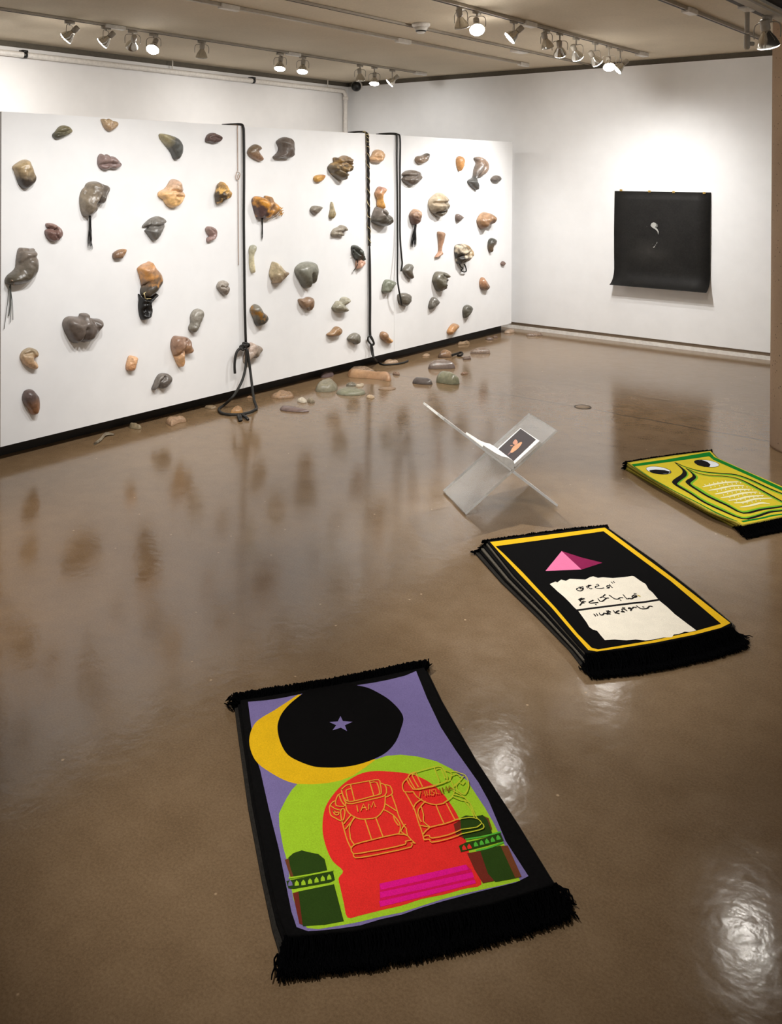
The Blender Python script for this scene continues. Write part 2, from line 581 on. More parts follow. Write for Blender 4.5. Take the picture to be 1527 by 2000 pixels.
# drop pipe at the right
q = pt(1459, 24, 2, ZB)
e = empty('drop_pipe', (q.x, q.y, ZB), 'grey vertical pipe with an elbow hanging beside the pale beam at upper right', 'pipe')
zb = pt(1459, 97, 0, q.x).z
wpx = depth(q) / F
bm = bmesh.new(); tube(bm, [(q.x, q.y, ZB + 0.03), (q.x, q.y, zb + 0.1)], 4.6 * wpx, 14); build('stem', bm, M['metal_grey'], e, q)
bm = bmesh.new(); lathe(bm, (q.x, q.y, zb), (0, 0, 1), [(-0.0, 3.2 * wpx), (0.01, 5.8 * wpx), (0.08, 5.8 * wpx), (0.09, 4.6 * wpx)], 16)
tube(bm, [(q.x, q.y, zb + 0.035), Vector((q.x, q.y, zb + 0.035)) + _r * 13 * wpx], 4.4 * wpx, 14)
build('elbow', bm, M['metal_grey'], e, q)


# ------------------------------------------------------------------ track lamps
def emit(name, col, s):
    k = NT(name)
    k.b.inputs['Base Color'].default_value = (0.9, 0.9, 0.9, 1)
    k.b.inputs['Emission Color'].default_value = col + (1,)
    k.b.inputs['Emission Strength'].default_value = s
    return k.m


M['lens_lit'] = emit('lit_lamp_face', (1.0, 0.95, 0.88), 45)
M['lens_mid'] = emit('glowing_lamp_face', (1.0, 0.95, 0.88), 75)
M['lens_hot'] = emit('bright_lamp_face', (1.0, 0.96, 0.9), 110)
M['lens_dim'] = emit('dim_lamp_face', (1.0, 0.95, 0.88), 5)
M['lens_off'] = plain('unlit_lamp_face', (190, 184, 172), 0.1, 0.3)


def lamp(px, py, tx, aim, lit, label, power=0, tgt=None, ang=55, sc_=1.0, tz=3.37, group='lamps on the ceiling tracks', face='lens_lit'):
    c = pt(px, py, 0, tx)
    if c.z > tz - 0.12 * sc_:
        c.z = tz - 0.12 * sc_
    a = Vector(aim).normalized()
    e = empty('track_lamp', (c.x, c.y, tz), label, 'lamp', group)
    S = sc_
    top = Vector((c.x, c.y, tz))
    side = a.cross(Vector((0, 0, 1)))
    if side.length < 0.05:
        side = Vector((0.78, 0.63, 0))
    side.normalize()
    upv = Vector((0, 0, 1))
    # adapter + stem
    bm = bmesh.new()
    box(bm, top - Vector((0.014, 0.045, 0.022)) * S, top + Vector((0.014 * S, 0.045 * S, 0.004)))
    yt = c + upv * min(0.085 * S, (tz - c.z) * 0.72)
    tube(bm, [top, yt], 0.008 * S, 8)
    build('stem', bm, M['metal_grey'], e, top)
    # wire yoke
    bm = bmesh.new()
    w_ = 0.072 * S
    tube(bm, crom([c + side * w_, c + side * w_ + (yt - c) * 0.7, c + side * w_ * 0.7 + (yt - c), yt, c - side * w_ * 0.7 + (yt - c), c - side * w_ + (yt - c) * 0.7, c - side * w_], 4), 0.0035 * S, 6)
    build('yoke', bm, M['metal_grey'], e, top)
    bm = bmesh.new()
    lathe(bm, c, a, [(-0.105 * S, 0.021 * S), (-0.1 * S, 0.026 * S), (-0.05 * S, 0.026 * S), (-0.045 * S, 0.022 * S)], 16)
    build('socket', bm, M['metal_grey'], e, top)
    bm = bmesh.new()
    lathe(bm, c, a, [(-0.05 * S, 0.02 * S), (-0.03 * S, 0.026 * S), (0.0, 0.045 * S), (0.03 * S, 0.058 * S), (0.045 * S, 0.061 * S)], 24, cap1=False)
    b = build('bulb', bm, M['chrome'], e, top)
    bm = bmesh.new()
    lathe(bm, c, a, [(0.045 * S, 0.061 * S), (0.052 * S, 0.056 * S), (0.057 * S, 0.035 * S), (0.059 * S, 0.008 * S)], 24)
    ln = build('lens', bm, M[face] if lit else M['lens_off'], b, top)
    ln['label'] = 'glowing lamp face' if lit else 'unlit lamp face'
    if power:
        p = c + a * 0.075 * S
        t = Vector(tgt) if tgt else p + a
        s = spot(p, t, power, ang, 1.0, 0.025)
        s.parent = e
        s.matrix_parent_inverse = Matrix.Translation(-Vector(e.location))
    return e


DL = (-0.62, -0.42, -0.66)
lamp(136, 68, T1, DL, True, 'glowing lamp at the far left end of the back track, tilted to the left', 80, (XL, -6.6, 1.9), 120)
lamp(207, 74, T1, DL, True, 'glowing lamp tilted left, just before a white joint cover on the back track', 75, (XL, -5.4, 1.9), 120)
lamp(259, 78, T1, (-0.75, 0.35, -0.55), False, 'dim lamp turned away, between a tilted and a round glowing lamp on the back track')
lamp(300, 91, T1, (0.35, -0.55, -0.75), True, 'round bright lamp facing the viewer, fourth from the left on the back track', 30, None, 70)
lamp(394, 98, T1, (-0.2, 0.1, -0.95), False, 'unlit lamp pointing down alone in the middle of the back track', 0)
lamp(547, 127, T1, (0.15, -0.28, -0.93), True, 'left of two neighbouring glowing lamps pointing down mid back track', 62, (XL, -3.6, 1.9), 120)
lamp(591, 133, T1, (0.15, -0.28, -0.93), True, 'right of two neighbouring glowing lamps pointing down mid back track', 58, (XL, -2.2, 1.9), 120)
lamp(703, 150, T1, (-0.1, 0.3, -0.9), False, 'small unlit lamp above the corner security camera')
lamp(731, 157, T1, (0.12, -0.25, -0.93), True, 'glowing lamp pointing down right of the security camera', 45, (-1.4, 0, 2.0), 120)
lamp(766, 158, T1, DL, True, 'last glowing lamp at the right end of the back track, tilted left', 40, (XL, -1.0, 1.9), 120)
lamp(900, 42, T4, (0.05, 0.25, -0.95), False, 'unlit lamp pointing down beside the brightest lamp on the front track')
lamp(931, 52, T4, (0.42, -0.55, -0.72), True, 'brightest round lamp with a glare on the front track', 430, (3.3, -5.85, 0.1), 36, face='lens_hot')
lamp(1003, 66, T4, DL, True, 'glowing lamp tilted left behind the brightest lamp on the front track', 110, (0, -3.9, 1.0), 80, face='lens_hot')
lamp(1067, 84, T4, (0.1, 0.35, -0.9), False, 'unlit lamp turned down, first of the close cluster on the front track')
lamp(1093, 98, T4, (-0.25, 0.62, -0.7), True, 'lamp with shiny bulb back turned to the far wall, second in the front track cluster', 125, (0.9, 0, 1.1), 92)
lamp(1125, 105, T4, (0.02, 0.68, -0.72), True, 'lamp with shiny bulb back, third in the front track cluster', 140, (1.9, 0, 0.8), 85)
lamp(1162, 116, T4, (0.25, 0.62, -0.7), True, 'lamp with shiny bulb back, fourth in the front track cluster', 68, (2.9, 0, 0.9), 95)
lamp(1189, 125, T4, (0.3, -0.5, -0.8), True, 'round glowing lamp near the far end of the front track', 50, (2.9, -3.2, 0), 70)
lamp(1211, 130, T4, DL, True, 'last lamp on the front track, tilted left, seen as a thin bright ellipse', 260, (0, -1.5, 0.95), 90)
lamp(1498, 73, XB0 + 0.0, (0.05, 0.35, -0.92), True, 'large open-yoke lamp at upper right beside the hanging pipe', 20, (3.9, -3.4, 0), 80, 1.12, ZB, face='lens_dim')
lq = pt(1466, -14, 2, 3.28)
lamp(1466, -14, lq.x, (0.25, -0.45, -0.86), True, 'glowing lamp above the picture edge that mirrors in the floor at lower right', 0, None, 60, 1.0, 3.4, face='lens_mid')
# added partition washer on the front track, a bare spot without a fixture
spot((T4, -3.1, 3.2), (0, -2.7, 1.0), 130, 80, 1.0)

# ------------------------------------------------------------------ cast sculptures on the partition
CR = {  # zoom windows the outlines were measured in: left, top, scale
    'A': (0, 210, 5.715), 'B': (240, 210, 5.715), 'Cc': (0, 540, 5.554), 'D': (240, 540, 5.4536), 'E': (480, 230, 6.3625),
    'G': (480, 500, 5.883), 'H': (690, 230, 4.772), 'I': (690, 440, 4.772), 'F': (640, 620, 3.4705), 'J': (140, 730, 2.9365),
    'S': (840, 790, 5.09), 'T': (430, 1270, 3.3196), 'U': (500, 1480, 2.4629), 'V': (1360, 920, 9.144), 'K': (620, 1490, 4.491),
    'W': (900, 1010, 2.633), 'X': (1180, 850, 4.4), 'Y': (1110, 1120, 8.037), 'Z': (930, 800, 8.98), 'P': (1160, 330, 5.4536),
    'Q': (690, 620, 12.725)}


def cp(cr, pts):
    l, t, s = CR[cr]
    return [(l + x / s, t + y / s) for x, y in pts]


def inflate(uv, T, rim, nz, seed, creases=(), edge=0.5, ns=72, pw=2.0):
    """closed blob over the outline uv: returns bmesh in (u, v, h) space"""
    sm = crom([(a, b, 0) for a, b in uv], max(2, ns // len(uv)), True)
    B = [(p.x, p.y) for p in sm]
    nb = len(B)
    u0, u1 = min(p[0] for p in B), max(p[0] for p in B)
    v0, v1 = min(p[1] for p in B), max(p[1] for p in B)
    size = max(u1 - u0, v1 - v0)
    st = size / 28

    def inside(x, y):
        c = False
        for i in range(nb):
            (x1, y1), (x2, y2) = B[i - 1], B[i]
            if (y1 > y) != (y2 > y) and x < (x2 - x1) * (y - y1) / (y2 - y1) + x1:
                c = not c
        return c

    def dist(x, y):
        d = 1e9
        for i in range(nb):
            (x1, y1), (x2, y2) = B[i - 1], B[i]
            dx, dy = x2 - x1, y2 - y1
            L = dx * dx + dy * dy + 1e-18
            t = min(1, max(0, ((x - x1) * dx + (y - y1) * dy) / L))
            d = min(d, (x - x1 - t * dx) ** 2 + (y - y1 - t * dy) ** 2)
        return math.sqrt(d)

    pts = []
    j = 0
    y = v0
    while y < v1:
        x = u0 + (st / 2 if j % 2 else 0)
        while x < u1:
            if inside(x, y):
                d = dist(x, y)
                if d > st * 0.45:
                    pts.append((x, y, d))
            x += st
        y += st * 0.866
        j += 1
    # extra ring near the rim
    Rm = max([p[2] for p in pts] + [st])
    vs = [Vector(p) for p in B] + [Vector((p[0], p[1])) for p in pts]
    ed = [(i, (i + 1) % nb) for i in range(nb)]
    ov, oe, of, ovi, oei, ofi = delaunay_2d_cdt(vs, ed, [], 1, 1e-7)
    bm = bmesh.new()
    hs = []
    for v, ids in zip(ov, ovi):
        i = ids[0] if ids else -1
        if i < 0 or i < nb:
            h = rim
        else:
            d = pts[i - nb][2]
            t = min(1, d / Rm)
            h = rim + T * (1 - (1 - t) ** pw) ** edge
            k = noise.noise(Vector((v.x / size * 3.1 + seed, v.y / size * 3.1, seed * 1.7)))
            k2 = noise.noise(Vector((v.x / size * 8 + seed, v.y / size * 8, seed * 0.7)))
            k3 = noise.noise(Vector((v.x / size * 17 + seed, v.y / size * 17, seed)))
            h += T * nz * (k * 0.75 + k2 * 0.38 + k3 * 0.16) * min(1, t * 2.5)
            for (cl, cw, cdp) in creases:
                dd = 1e9
                for (x1, y1), (x2, y2) in zip(cl, cl[1:]):
                    dx, dy = x2 - x1, y2 - y1
                    L = dx * dx + dy * dy + 1e-18
                    tt = min(1, max(0, ((v.x - x1) * dx + (v.y - y1) * dy) / L))
                    dd = min(dd, (v.x - x1 - tt * dx) ** 2 + (v.y - y1 - tt * dy) ** 2)
                h -= cdp * T * math.exp(-dd / (cw * cw))
            h = max(rim * 0.5, h)
        hs.append(h)
    fv = [bm.verts.new((v.x, v.y, h)) for v, h in zip(ov, hs)]
    for f in of:
        try:
            bm.faces.new([fv[i] for i in f])
        except ValueError:
            pass
    be = [e for e in bm.edges if len(e.link_faces) == 1]
    g = bmesh.ops.extrude_edge_only(bm, edges=be)
    nv = [x for x in g['geom'] if isinstance(x, bmesh.types.BMVert)]
    for v in nv:
        v.co.z = 0.0
    bmesh.ops.holes_fill(bm, edges=[e for e in bm.edges if len(e.link_faces) == 1], sides=0)
    return bm, size, Rm


def wall_cast(cr, pts, c1, c2, label=None, ang=90, tk=0.8, nz=0.28, creases=(), name='wall_sculpture', parent=None, rim=0.014, rough=0.34, split=0.5, speck=None, off=0.002, mat=None, cat='sculpture', edge=0.5):
    px = cp(cr, pts)
    cx_ = sum(p[0] for p in px) / len(px)
    cy_ = sum(p[1] for p in px) / len(px)
    ext = max(max(p[0] for p in px) - min(p[0] for p in px), max(p[1] for p in px) - min(p[1] for p in px))
    xp = rim + ext * 0.0009
    W = [pt(a, b, 0, xp) for a, b in px]
    c = sum(W, Vector()) / len(W)
    uv = [(p.y - c.y, p.z - c.z) for p in W]
    crs = []
    for cl, cw, cdp in creases:
        L = [pt(a, b, 0, xp) for a, b in cp(cr, cl)]
        crs.append(([(p.y - c.y, p.z - c.z) for p in L], cw * depth(c) / F, cdp))
    # thickness from the inradius of the outline
    bm, size, Rm = inflate(uv, 1.0, 0.0, 0, 0, (), edge) if False else (None, 0, 0)
    xs = [p[0] for p in uv]; ys = [p[1] for p in uv]
    area = abs(sum(uv[i - 1][0] * uv[i][1] - uv[i][0] * uv[i - 1][1] for i in range(len(uv)))) / 2
    per = sum(math.hypot(uv[i][0] - uv[i - 1][0], uv[i][1] - uv[i - 1][1]) for i in range(len(uv)))
    T = tk * 2 * area / per
    bm, size, Rm = inflate(uv, T, rim, nz, R.random() * 50, crs, edge)
    for v in bm.verts:
        u_, v_, h_ = v.co
        v.co = Vector((h_ + off, u_ + c.y, v_ + c.z))
    og = Vector((0, c.y, c.z))
    mt = mat or cast_mat('cast_' + name, c1, c2, ang, size, rough, split, speck)
    if parent is not None:
        return build(name, bm, mt, parent, og)
    o = build(name, bm, mt, None, og)
    return tag(o, label, cat, 'cast sculptures hung on the white partition')


def compound(cr, centre, label):
    q = pt(*cp(cr, [centre])[0], 0, 0)
    return empty('wall_sculpture', (0, q.y, q.z), label, 'sculpture', 'cast sculptures hung on the white partition')


def strands(bm, a, b, n, r, spread0, spread1, wav=0.01, seg=7):
    a, b = Vector(a), Vector(b)
    L = (b - a).length
    for i in range(n):
        s0 = Vector((R.uniform(0.3, 1) * spread0, R.uniform(-1, 1) * spread0, 0))
        s1 = Vector((R.uniform(-0.2, 1) * spread1, R.uniform(-1, 1) * spread1, R.uniform(-0.1, 0.12) * L))
        ph = R.random() * 6
        path = []
        for k in range(seg):
            t = k / (seg - 1)
            p = a.lerp(b, t) + s0 * (1 - t) + s1 * t
            p.y += math.sin(ph + t * 5) * wav * t
            path.append(p)
        tube(bm, path, [r * (1 - 0.75 * k / (seg - 1)) for k in range(seg)], 4)


def WP(cr, xy, x=0.02):
    return pt(*cp(cr, [xy])[0], 0, x)


DG, OLV, MAUVE, TAN, AMB = (74, 69, 63), (120, 110, 84), (118, 96, 92), (170, 132, 98), (214, 158, 92)
BRN, GRN, MAR, PALE = (112, 84, 64), (104, 108, 96), (88, 68, 64), (176, 168, 140)

wall_cast('A', [(620, 300), (650, 265), (690, 215), (735, 197), (790, 210), (825, 245), (820, 280), (770, 310), (720, 335), (665, 352), (630, 335)], (70, 68, 54), (132, 124, 92),
          'dark olive cast with a wet shine near the top left corner of the partition', 70, creases=[([(640, 280), (720, 280), (800, 250)], 3, 0.5)])
wall_cast('A', [(1158, 130), (1195, 125), (1210, 138), (1240, 122), (1275, 145), (1320, 155), (1338, 180), (1325, 215), (1285, 250), (1245, 265), (1205, 240), (1175, 190)], (164, 136, 104), (186, 160, 124),
          'small tan cast with scalloped top edge, highest on the left panel', creases=[([(1240, 140), (1245, 220)], 2, 0.4)])
wall_cast('A', [(190, 660), (250, 610), (310, 582), (355, 590), (385, 650), (405, 720), (427, 770), (420, 825), (385, 870), (340, 905), (295, 900), (255, 850), (225, 770), (205, 710)], (62, 56, 52), (176, 152, 112),
          'upright blocky cast, tan above and blackish below, at the upper left', 75, 0.9, split=0.42)
wall_cast('A', [(1140, 540), (1165, 515), (1195, 535), (1230, 520), (1262, 545), (1300, 545), (1340, 580), (1392, 632), (1370, 665), (1310, 690), (1265, 680), (1210, 700), (1160, 680), (1135, 640), (1130, 590)], (126, 104, 100), (134, 112, 106),
          'shiny mauve cast shaped like lips', creases=[([(1145, 640), (1230, 630), (1385, 632)], 3, 0.5)], nz=0.4)
e = compound('A', (1100, 1000), 'big grey curled cast with a long thin black ponytail hanging below')
wall_cast('A', [(1060, 830), (1125, 825), (1180, 850), (1235, 870), (1257, 905), (1240, 960), (1215, 1020), (1195, 1070), (1155, 1085), (1120, 1075), (1105, 1090), (1118, 1120), (1100, 1165), (1070, 1195), (1035, 1215), (990, 1215), (965, 1165), (948, 1080), (950, 990), (975, 920), (1005, 890), (1020, 855)],
          (98, 90, 82), (124, 112, 94), None, 160, 0.95, 0.35, [([(1190, 870), (1130, 1000), (1110, 1070)], 4, 0.4), ([(1010, 900), (965, 1000)], 3, 0.3)], 'body', e)
bm = bmesh.new(); strands(bm, WP('A', (1000, 1195), 0.02), WP('A', (1002, 1560), 0.012), 16, 0.0035, 0.008, 0.014); build('ponytail', bm, M['hair'], e, WP('A', (1000, 1210)))['label'] = 'black ponytail'
wall_cast('A', [(545, 1300), (580, 1290), (630, 1300), (670, 1325), (705, 1355), (722, 1400), (715, 1440), (680, 1480), (640, 1500), (590, 1490), (555, 1455), (535, 1405), (540, 1370), (575, 1350), (550, 1330)], (106, 78, 72), (140, 110, 100),
          'round reddish brown cast with a raised flap, left of the ponytailed cast', 60, creases=[([(575, 1355), (640, 1370)], 3, 0.6), ([(640, 1350), (620, 1420), (655, 1460)], 2, 0.4)])
e = compound('A', (330, 1800), 'large grey boot-shaped cast trailing long threads at far left')
wall_cast('A', [(270, 1580), (330, 1572), (400, 1580), (440, 1585), (455, 1680), (465, 1760), (455, 1840), (420, 1895), (360, 1950), (290, 1980), (220, 1990), (160, 1985), (125, 1975), (118, 1930), (145, 1880), (210, 1825), (235, 1780), (245, 1680)],
          (88, 82, 70), (116, 106, 96), None, 80, 0.95, 0.2, [([(250, 1760), (330, 1680), (450, 1670)], 4, 0.2), ([(275, 1600), (430, 1600)], 3, 0.3)], 'body', e)
bm = bmesh.new()
for k, (x0, x1, y1) in enumerate(((110, 95, 430), (115, 140, 470), (118, 110, 500), (100, 45, 570))):
    tube(bm, crom([WP('A', (125, 1965), 0.03), WP('Cc', (x0, 120), 0.02), WP('Cc', ((x0 + x1) / 2 + 8, 300), 0.015), WP('Cc', (x1, y1), 0.012)], 6), 0.0022 if k else 0.004, 5)
build('thread', bm, M['hair_grey'], e, WP('A', (120, 1960)))['label'] = 'dark grey hanging threads'
bm = bmesh.new(); tube(bm, crom([WP('Cc', (112, 70), 0.05), WP('Cc', (125, 40), 0.075), WP('Cc', (150, 60), 0.075), WP('Cc', (150, 100), 0.05)], 5), 0.003, 6)
build('ring', bm, M['thin_cord'], e, WP('Cc', (125, 60)))['label'] = 'tan cord ring'
wall_cast('A', [(1283, 1640), (1310, 1610), (1360, 1585), (1415, 1580), (1422, 1610), (1400, 1650), (1370, 1690), (1330, 1697), (1290, 1690)], (112, 84, 62), (164, 122, 82),
          'small two-tone brown cast beside and above the foot cast with black braids', 30)
wall_cast('B', [(450, 300), (480, 288), (560, 305), (640, 340), (685, 400), (695, 460), (685, 520), (660, 570), (630, 585), (605, 565), (585, 515), (550, 460), (500, 400), (460, 345)], (78, 80, 78), (158, 148, 110),
          'dark horn-shaped cast bent like a heel with a pale tip', 145, nz=0.12, split=0.75)
wall_cast('B', [(950, 350), (975, 300), (1025, 280), (1070, 295), (1115, 320), (1122, 350), (1100, 380), (1040, 402), (990, 390), (955, 382)], (78, 60, 58), (100, 80, 74),
          'small dark maroon cast near the top, left of the thin cord', creases=[([(980, 340), (1040, 330), (1100, 350)], 2, 0.4)])
wall_cast('B', [(600, 800), (640, 805), (675, 840), (695, 895), (710, 940), (720, 985), (705, 1030), (680, 1075), (635, 1110), (590, 1122), (550, 1105), (520, 1075), (495, 1030), (450, 1000), (440, 965), (460, 935), (510, 910), (545, 870), (570, 825)], (232, 178, 112), (196, 160, 132),
          'large glowing amber cast of part of a face in the middle of the left panel', 70, 0.8, 0.4, [([(560, 930), (640, 940), (690, 950)], 3, 0.5), ([(600, 990), (680, 1000)], 3, 0.4)], split=0.45)
wall_cast('B', [(1118, 828), (1145, 855), (1165, 905), (1200, 930), (1215, 965), (1195, 1010), (1140, 1045), (1090, 1075), (1065, 1050), (1060, 1000), (1055, 965), (1075, 905), (1085, 860)], (70, 54, 36), (222, 172, 100),
          'jagged gilded cast left of the thin cord, standing off the wall', 30, 0.95, 0.5, speck=(236, 190, 112), off=0.02, split=0.5)
wall_cast('B', [(260, 1335), (290, 1290), (350, 1240), (420, 1215), (475, 1230), (505, 1265), (500, 1310), (470, 1370), (435, 1440), (405, 1480), (375, 1490), (345, 1460), (310, 1410), (288, 1375), (330, 1340), (300, 1335)], (94, 92, 88), (116, 112, 106),
          'dark grey notched cast with an open mouth below the amber face', 60, creases=[([(270, 1330), (400, 1330), (490, 1300)], 3, 0.45), ([(360, 1250), (330, 1310)], 3, 0.4)])
wall_cast('B', [(950, 1360), (970, 1330), (1010, 1330), (1050, 1355), (1063, 1400), (1055, 1455), (1020, 1485), (970, 1503), (965, 1460), (990, 1440), (965, 1405)], (150, 122, 116), (132, 108, 100),
          'small mauve ear-shaped cast left of the thin cord', creases=[([(1000, 1360), (1030, 1400), (1010, 1450)], 3, 0.4)])
e = compound('D', (330, 150), 'large orange and black foot-shaped cast ending in thick black braids')
k_ = cp('B', [(270, 2000), (255, 1930), (230, 1840), (225, 1800), (270, 1760), (320, 1740), (360, 1725), (400, 1790), (450, 1850), (470, 1910)])
CR['O'] = (0, 0, 1)
wall_cast('O', k_ + cp('D', [(450, 40), (440, 90), (405, 150), (360, 200), (300, 235), (255, 215), (245, 150), (272, 80)]), (70, 62, 52), (188, 140, 100), None, 90, 0.95, 0.2, [], 'body', e, speck=(196, 142, 84), split=0.48)
wall_cast('D', [(210, 190), (240, 225), (300, 240), (380, 180), (395, 220), (335, 290), (345, 380), (310, 450), (250, 470), (225, 430), (210, 330), (215, 250)], (22, 22, 21), (34, 33, 32), None, 90, 0.9, 0.7,
          [([(270, 290), (262, 400)], 2, 0.5)], 'braid', e, mat=M['hair'])['label'] = 'thick black braids'
bm = bmesh.new()
for s in ((225, 170, 240, 240), (245, 165, 215, 190), (250, 240, 300, 235)):
    tube(bm, [WP('D', s[:2], 0.075), WP('D', s[2:], 0.075)], 0.0025, 5)
build('gold_tie', bm, M['gold_thread'], e, WP('D', (235, 200)))['label'] = 'yellow tie'
wall_cast('D', [(1025, 110), (1050, 60), (1095, 45), (1130, 65), (1143, 115), (1140, 165), (1110, 205), (1080, 190), (1045, 150)], (122, 112, 102), (150, 142, 132),
          'small round light grey head-like cast left of the rope with the knot', nz=0.4, creases=[([(1050, 110), (1090, 120), (1135, 100)], 2, 0.4)])
wall_cast('D', [(760, 430), (785, 375), (830, 348), (870, 360), (887, 400), (870, 460), (840, 520), (815, 585), (775, 608), (745, 580), (742, 540), (760, 500)], (112, 108, 98), (138, 134, 124),
          'slender grey foot-like cast leaning to the right, above the brown hip cast')
wall_cast('D', [(570, 680), (600, 642), (660, 645), (720, 655), (750, 690), (760, 740), (777, 780), (760, 825), (720, 835), (690, 800), (680, 860), (685, 910), (670, 965), (645, 972), (620, 930), (595, 870), (575, 820), (560, 750)], (212, 162, 112), (136, 104, 84),
          'brown hip-like cast with an orange pointed tail below it', 80, 0.9, 0.25, [([(700, 690), (670, 780), (580, 870)], 4, 0.5)], split=0.35)
wall_cast('D', [(90, 855), (130, 850), (172, 870), (160, 930), (145, 985), (125, 1010), (80, 1010), (60, 985), (65, 930)], (190, 136, 92), (212, 164, 120),
          'small orange fingertip cast standing alone low on the left panel')
wall_cast('D', [(340, 1200), (360, 1150), (385, 1090), (415, 1050), (460, 1035), (510, 1045), (540, 1080), (535, 1120), (505, 1165), (470, 1195), (430, 1200), (400, 1175), (380, 1200), (350, 1218)], (86, 80, 76), (104, 98, 92),
          'smooth dark grey cast lowest on the left panel, close to the black base', nz=0.15, creases=[([(450, 1080), (410, 1120), (400, 1180)], 3, 0.5)])
wall_cast('Cc', [(740, 520), (760, 470), (810, 442), (910, 445), (925, 415), (960, 405), (1000, 410), (1020, 450), (1070, 465), (1130, 470), (1150, 510), (1140, 560), (1090, 620), (1040, 690), (980, 725), (920, 720), (865, 737), (820, 710), (785, 650), (755, 590)], (86, 76, 70), (108, 98, 90),
          'biggest dark brown cast of a chest with a neck stub, low on the left panel', 90, 0.9, 0.15, [([(915, 720), (925, 640), (930, 580)], 4, 0.3), ([(1010, 460), (1060, 560)], 4, 0.25)])
wall_cast('Cc', [(255, 880), (275, 825), (320, 790), (365, 780), (420, 800), (440, 840), (430, 880), (395, 905), (420, 935), (438, 980), (420, 1012), (380, 1010), (330, 985), (280, 940)], (206, 168, 128), (152, 134, 106),
          'pale beige curled cast like an ear at the lower far left', 70, nz=0.2, creases=[([(290, 850), (360, 830), (400, 900)], 3, 0.4)])
wall_cast('Cc', [(285, 1320), (305, 1260), (345, 1238), (390, 1240), (420, 1275), (448, 1310), (457, 1370), (455, 1440), (435, 1495), (400, 1512), (370, 1495), (345, 1450), (300, 1390)], (150, 100, 62), (88, 72, 68),
          'smooth dark brown tongue-shaped cast, lowest at the far left', 85, nz=0.12, split=0.35)
wall_cast('G', [(45, 1050), (90, 1000), (140, 1020), (195, 1045), (210, 1080), (180, 1130), (135, 1180), (100, 1165), (60, 1215), (15, 1235), (10, 1170), (30, 1110)], (122, 110, 96), (172, 152, 138),
          'grey pinkish angular cast just behind the knot of the left rope', 120, nz=0.35)
wall_cast('E', [(55, 420), (85, 365), (140, 330), (190, 345), (212, 385), (190, 430), (215, 470), (235, 510), (215, 540), (170, 530), (110, 500), (65, 460)], (146, 114, 90), (110, 92, 70),
          'brown comma-shaped cast right of the top of the left rope', 100, nz=0.15, creases=[([(205, 420), (140, 410)], 3, 0.3)])
wall_cast('E', [(430, 300), (465, 258), (520, 238), (580, 255), (605, 300), (605, 400), (600, 480), (545, 510), (480, 505), (420, 505), (385, 490), (410, 460), (445, 420), (455, 370)], (92, 82, 76), (96, 86, 78),
          'dark brown boot-shaped cast high on the middle panel', nz=0.2, tk=1.0, rim=0.02)
wall_cast('E', [(1070, 610), (1100, 570), (1140, 545), (1135, 500), (1160, 490), (1190, 500), (1225, 480), (1265, 467), (1300, 485), (1312, 540), (1320, 600), (1300, 690), (1270, 735), (1250, 775), (1215, 782), (1170, 755), (1110, 700), (1075, 650)], (96, 82, 60), (136, 112, 84),
          'large ornate brown cast with swirling ridges left of the braided rope', 60, 1.0, 0.7, [([(1150, 570), (1240, 550), (1300, 600), (1290, 680), (1200, 690), (1160, 640), (1170, 590)], 2, 0.5), ([(1200, 600), (1250, 590), (1260, 640), (1220, 660)], 2, 0.5)], speck=(170, 140, 92))
wall_cast('E', [(865, 750), (885, 720), (940, 707), (990, 712), (980, 750), (950, 790), (905, 803), (875, 785)], (196, 146, 64), (168, 112, 56),
          'small amber nut-shaped cast below and left of the ornate brown cast', 20)
e = compound('E', (270, 1120), 'gilded purple cast with gold lattice at its side and a thin black braid')
wall_cast('E', [(125, 1030), (150, 985), (195, 975), (270, 995), (285, 970), (340, 980), (355, 1025), (400, 1070), (440, 1130), (430, 1175), (390, 1200), (340, 1240), (270, 1265), (230, 1245), (190, 1260), (165, 1200), (140, 1110)], (86, 64, 62), (206, 148, 68), None, 10, 0.9, 0.35, [], 'body', e, speck=(214, 152, 66), split=0.55)
bm = bmesh.new()
for s in ((385, 1180, 460, 1120), (395, 1200, 465, 1150), (410, 1110, 445, 1225), (430, 1110, 455, 1210), (400, 1150, 440, 1190), (410, 1215, 470, 1180), (445, 1120, 430, 1160)):
    tube(bm, [WP('E', s[:2], 0.045), WP('E', s[2:], 0.04)], 0.004, 5)
build('gold_lattice', bm, M['gold'], e, WP('E', (430, 1170)))['label'] = 'gold lattice'
bm = bmesh.new(); strands(bm, WP('E', (200, 1250), 0.012), WP('E', (205, 1510), 0.01), 9, 0.004, 0.006, 0.003, 0.006); build('thin_braid', bm, M['hair'], e, WP('E', (200, 1255)))['label'] = 'thin black braid'
wall_cast('E', [(825, 1140), (850, 1100), (895, 1093), (960, 1110), (945, 1145), (885, 1205), (835, 1175)], (112, 102, 90), (128, 122, 108),
          'small plain grey-brown cast left of the pale teardrop cast')
wall_cast('E', [(1100, 1045), (1110, 1100), (1125, 1160), (1135, 1195), (1120, 1240), (1095, 1258), (1070, 1235), (1072, 1195), (1085, 1140), (1088, 1080)], (140, 124, 86), (186, 172, 140),
          'slim pale teardrop cast with a pointed top in the middle panel', 90)
wall_cast('E', [(1088, 1440), (1120, 1385), (1170, 1360), (1210, 1335), (1255, 1350), (1275, 1400), (1255, 1415), (1225, 1425), (1235, 1465), (1190, 1478), (1150, 1465), (1100, 1470)], (128, 118, 100), (146, 138, 124),
          'grey wrinkled cast like a nose and lips below the pale teardrop', nz=0.5, creases=[([(1110, 1420), (1180, 1420), (1230, 1420)], 3, 0.5)])
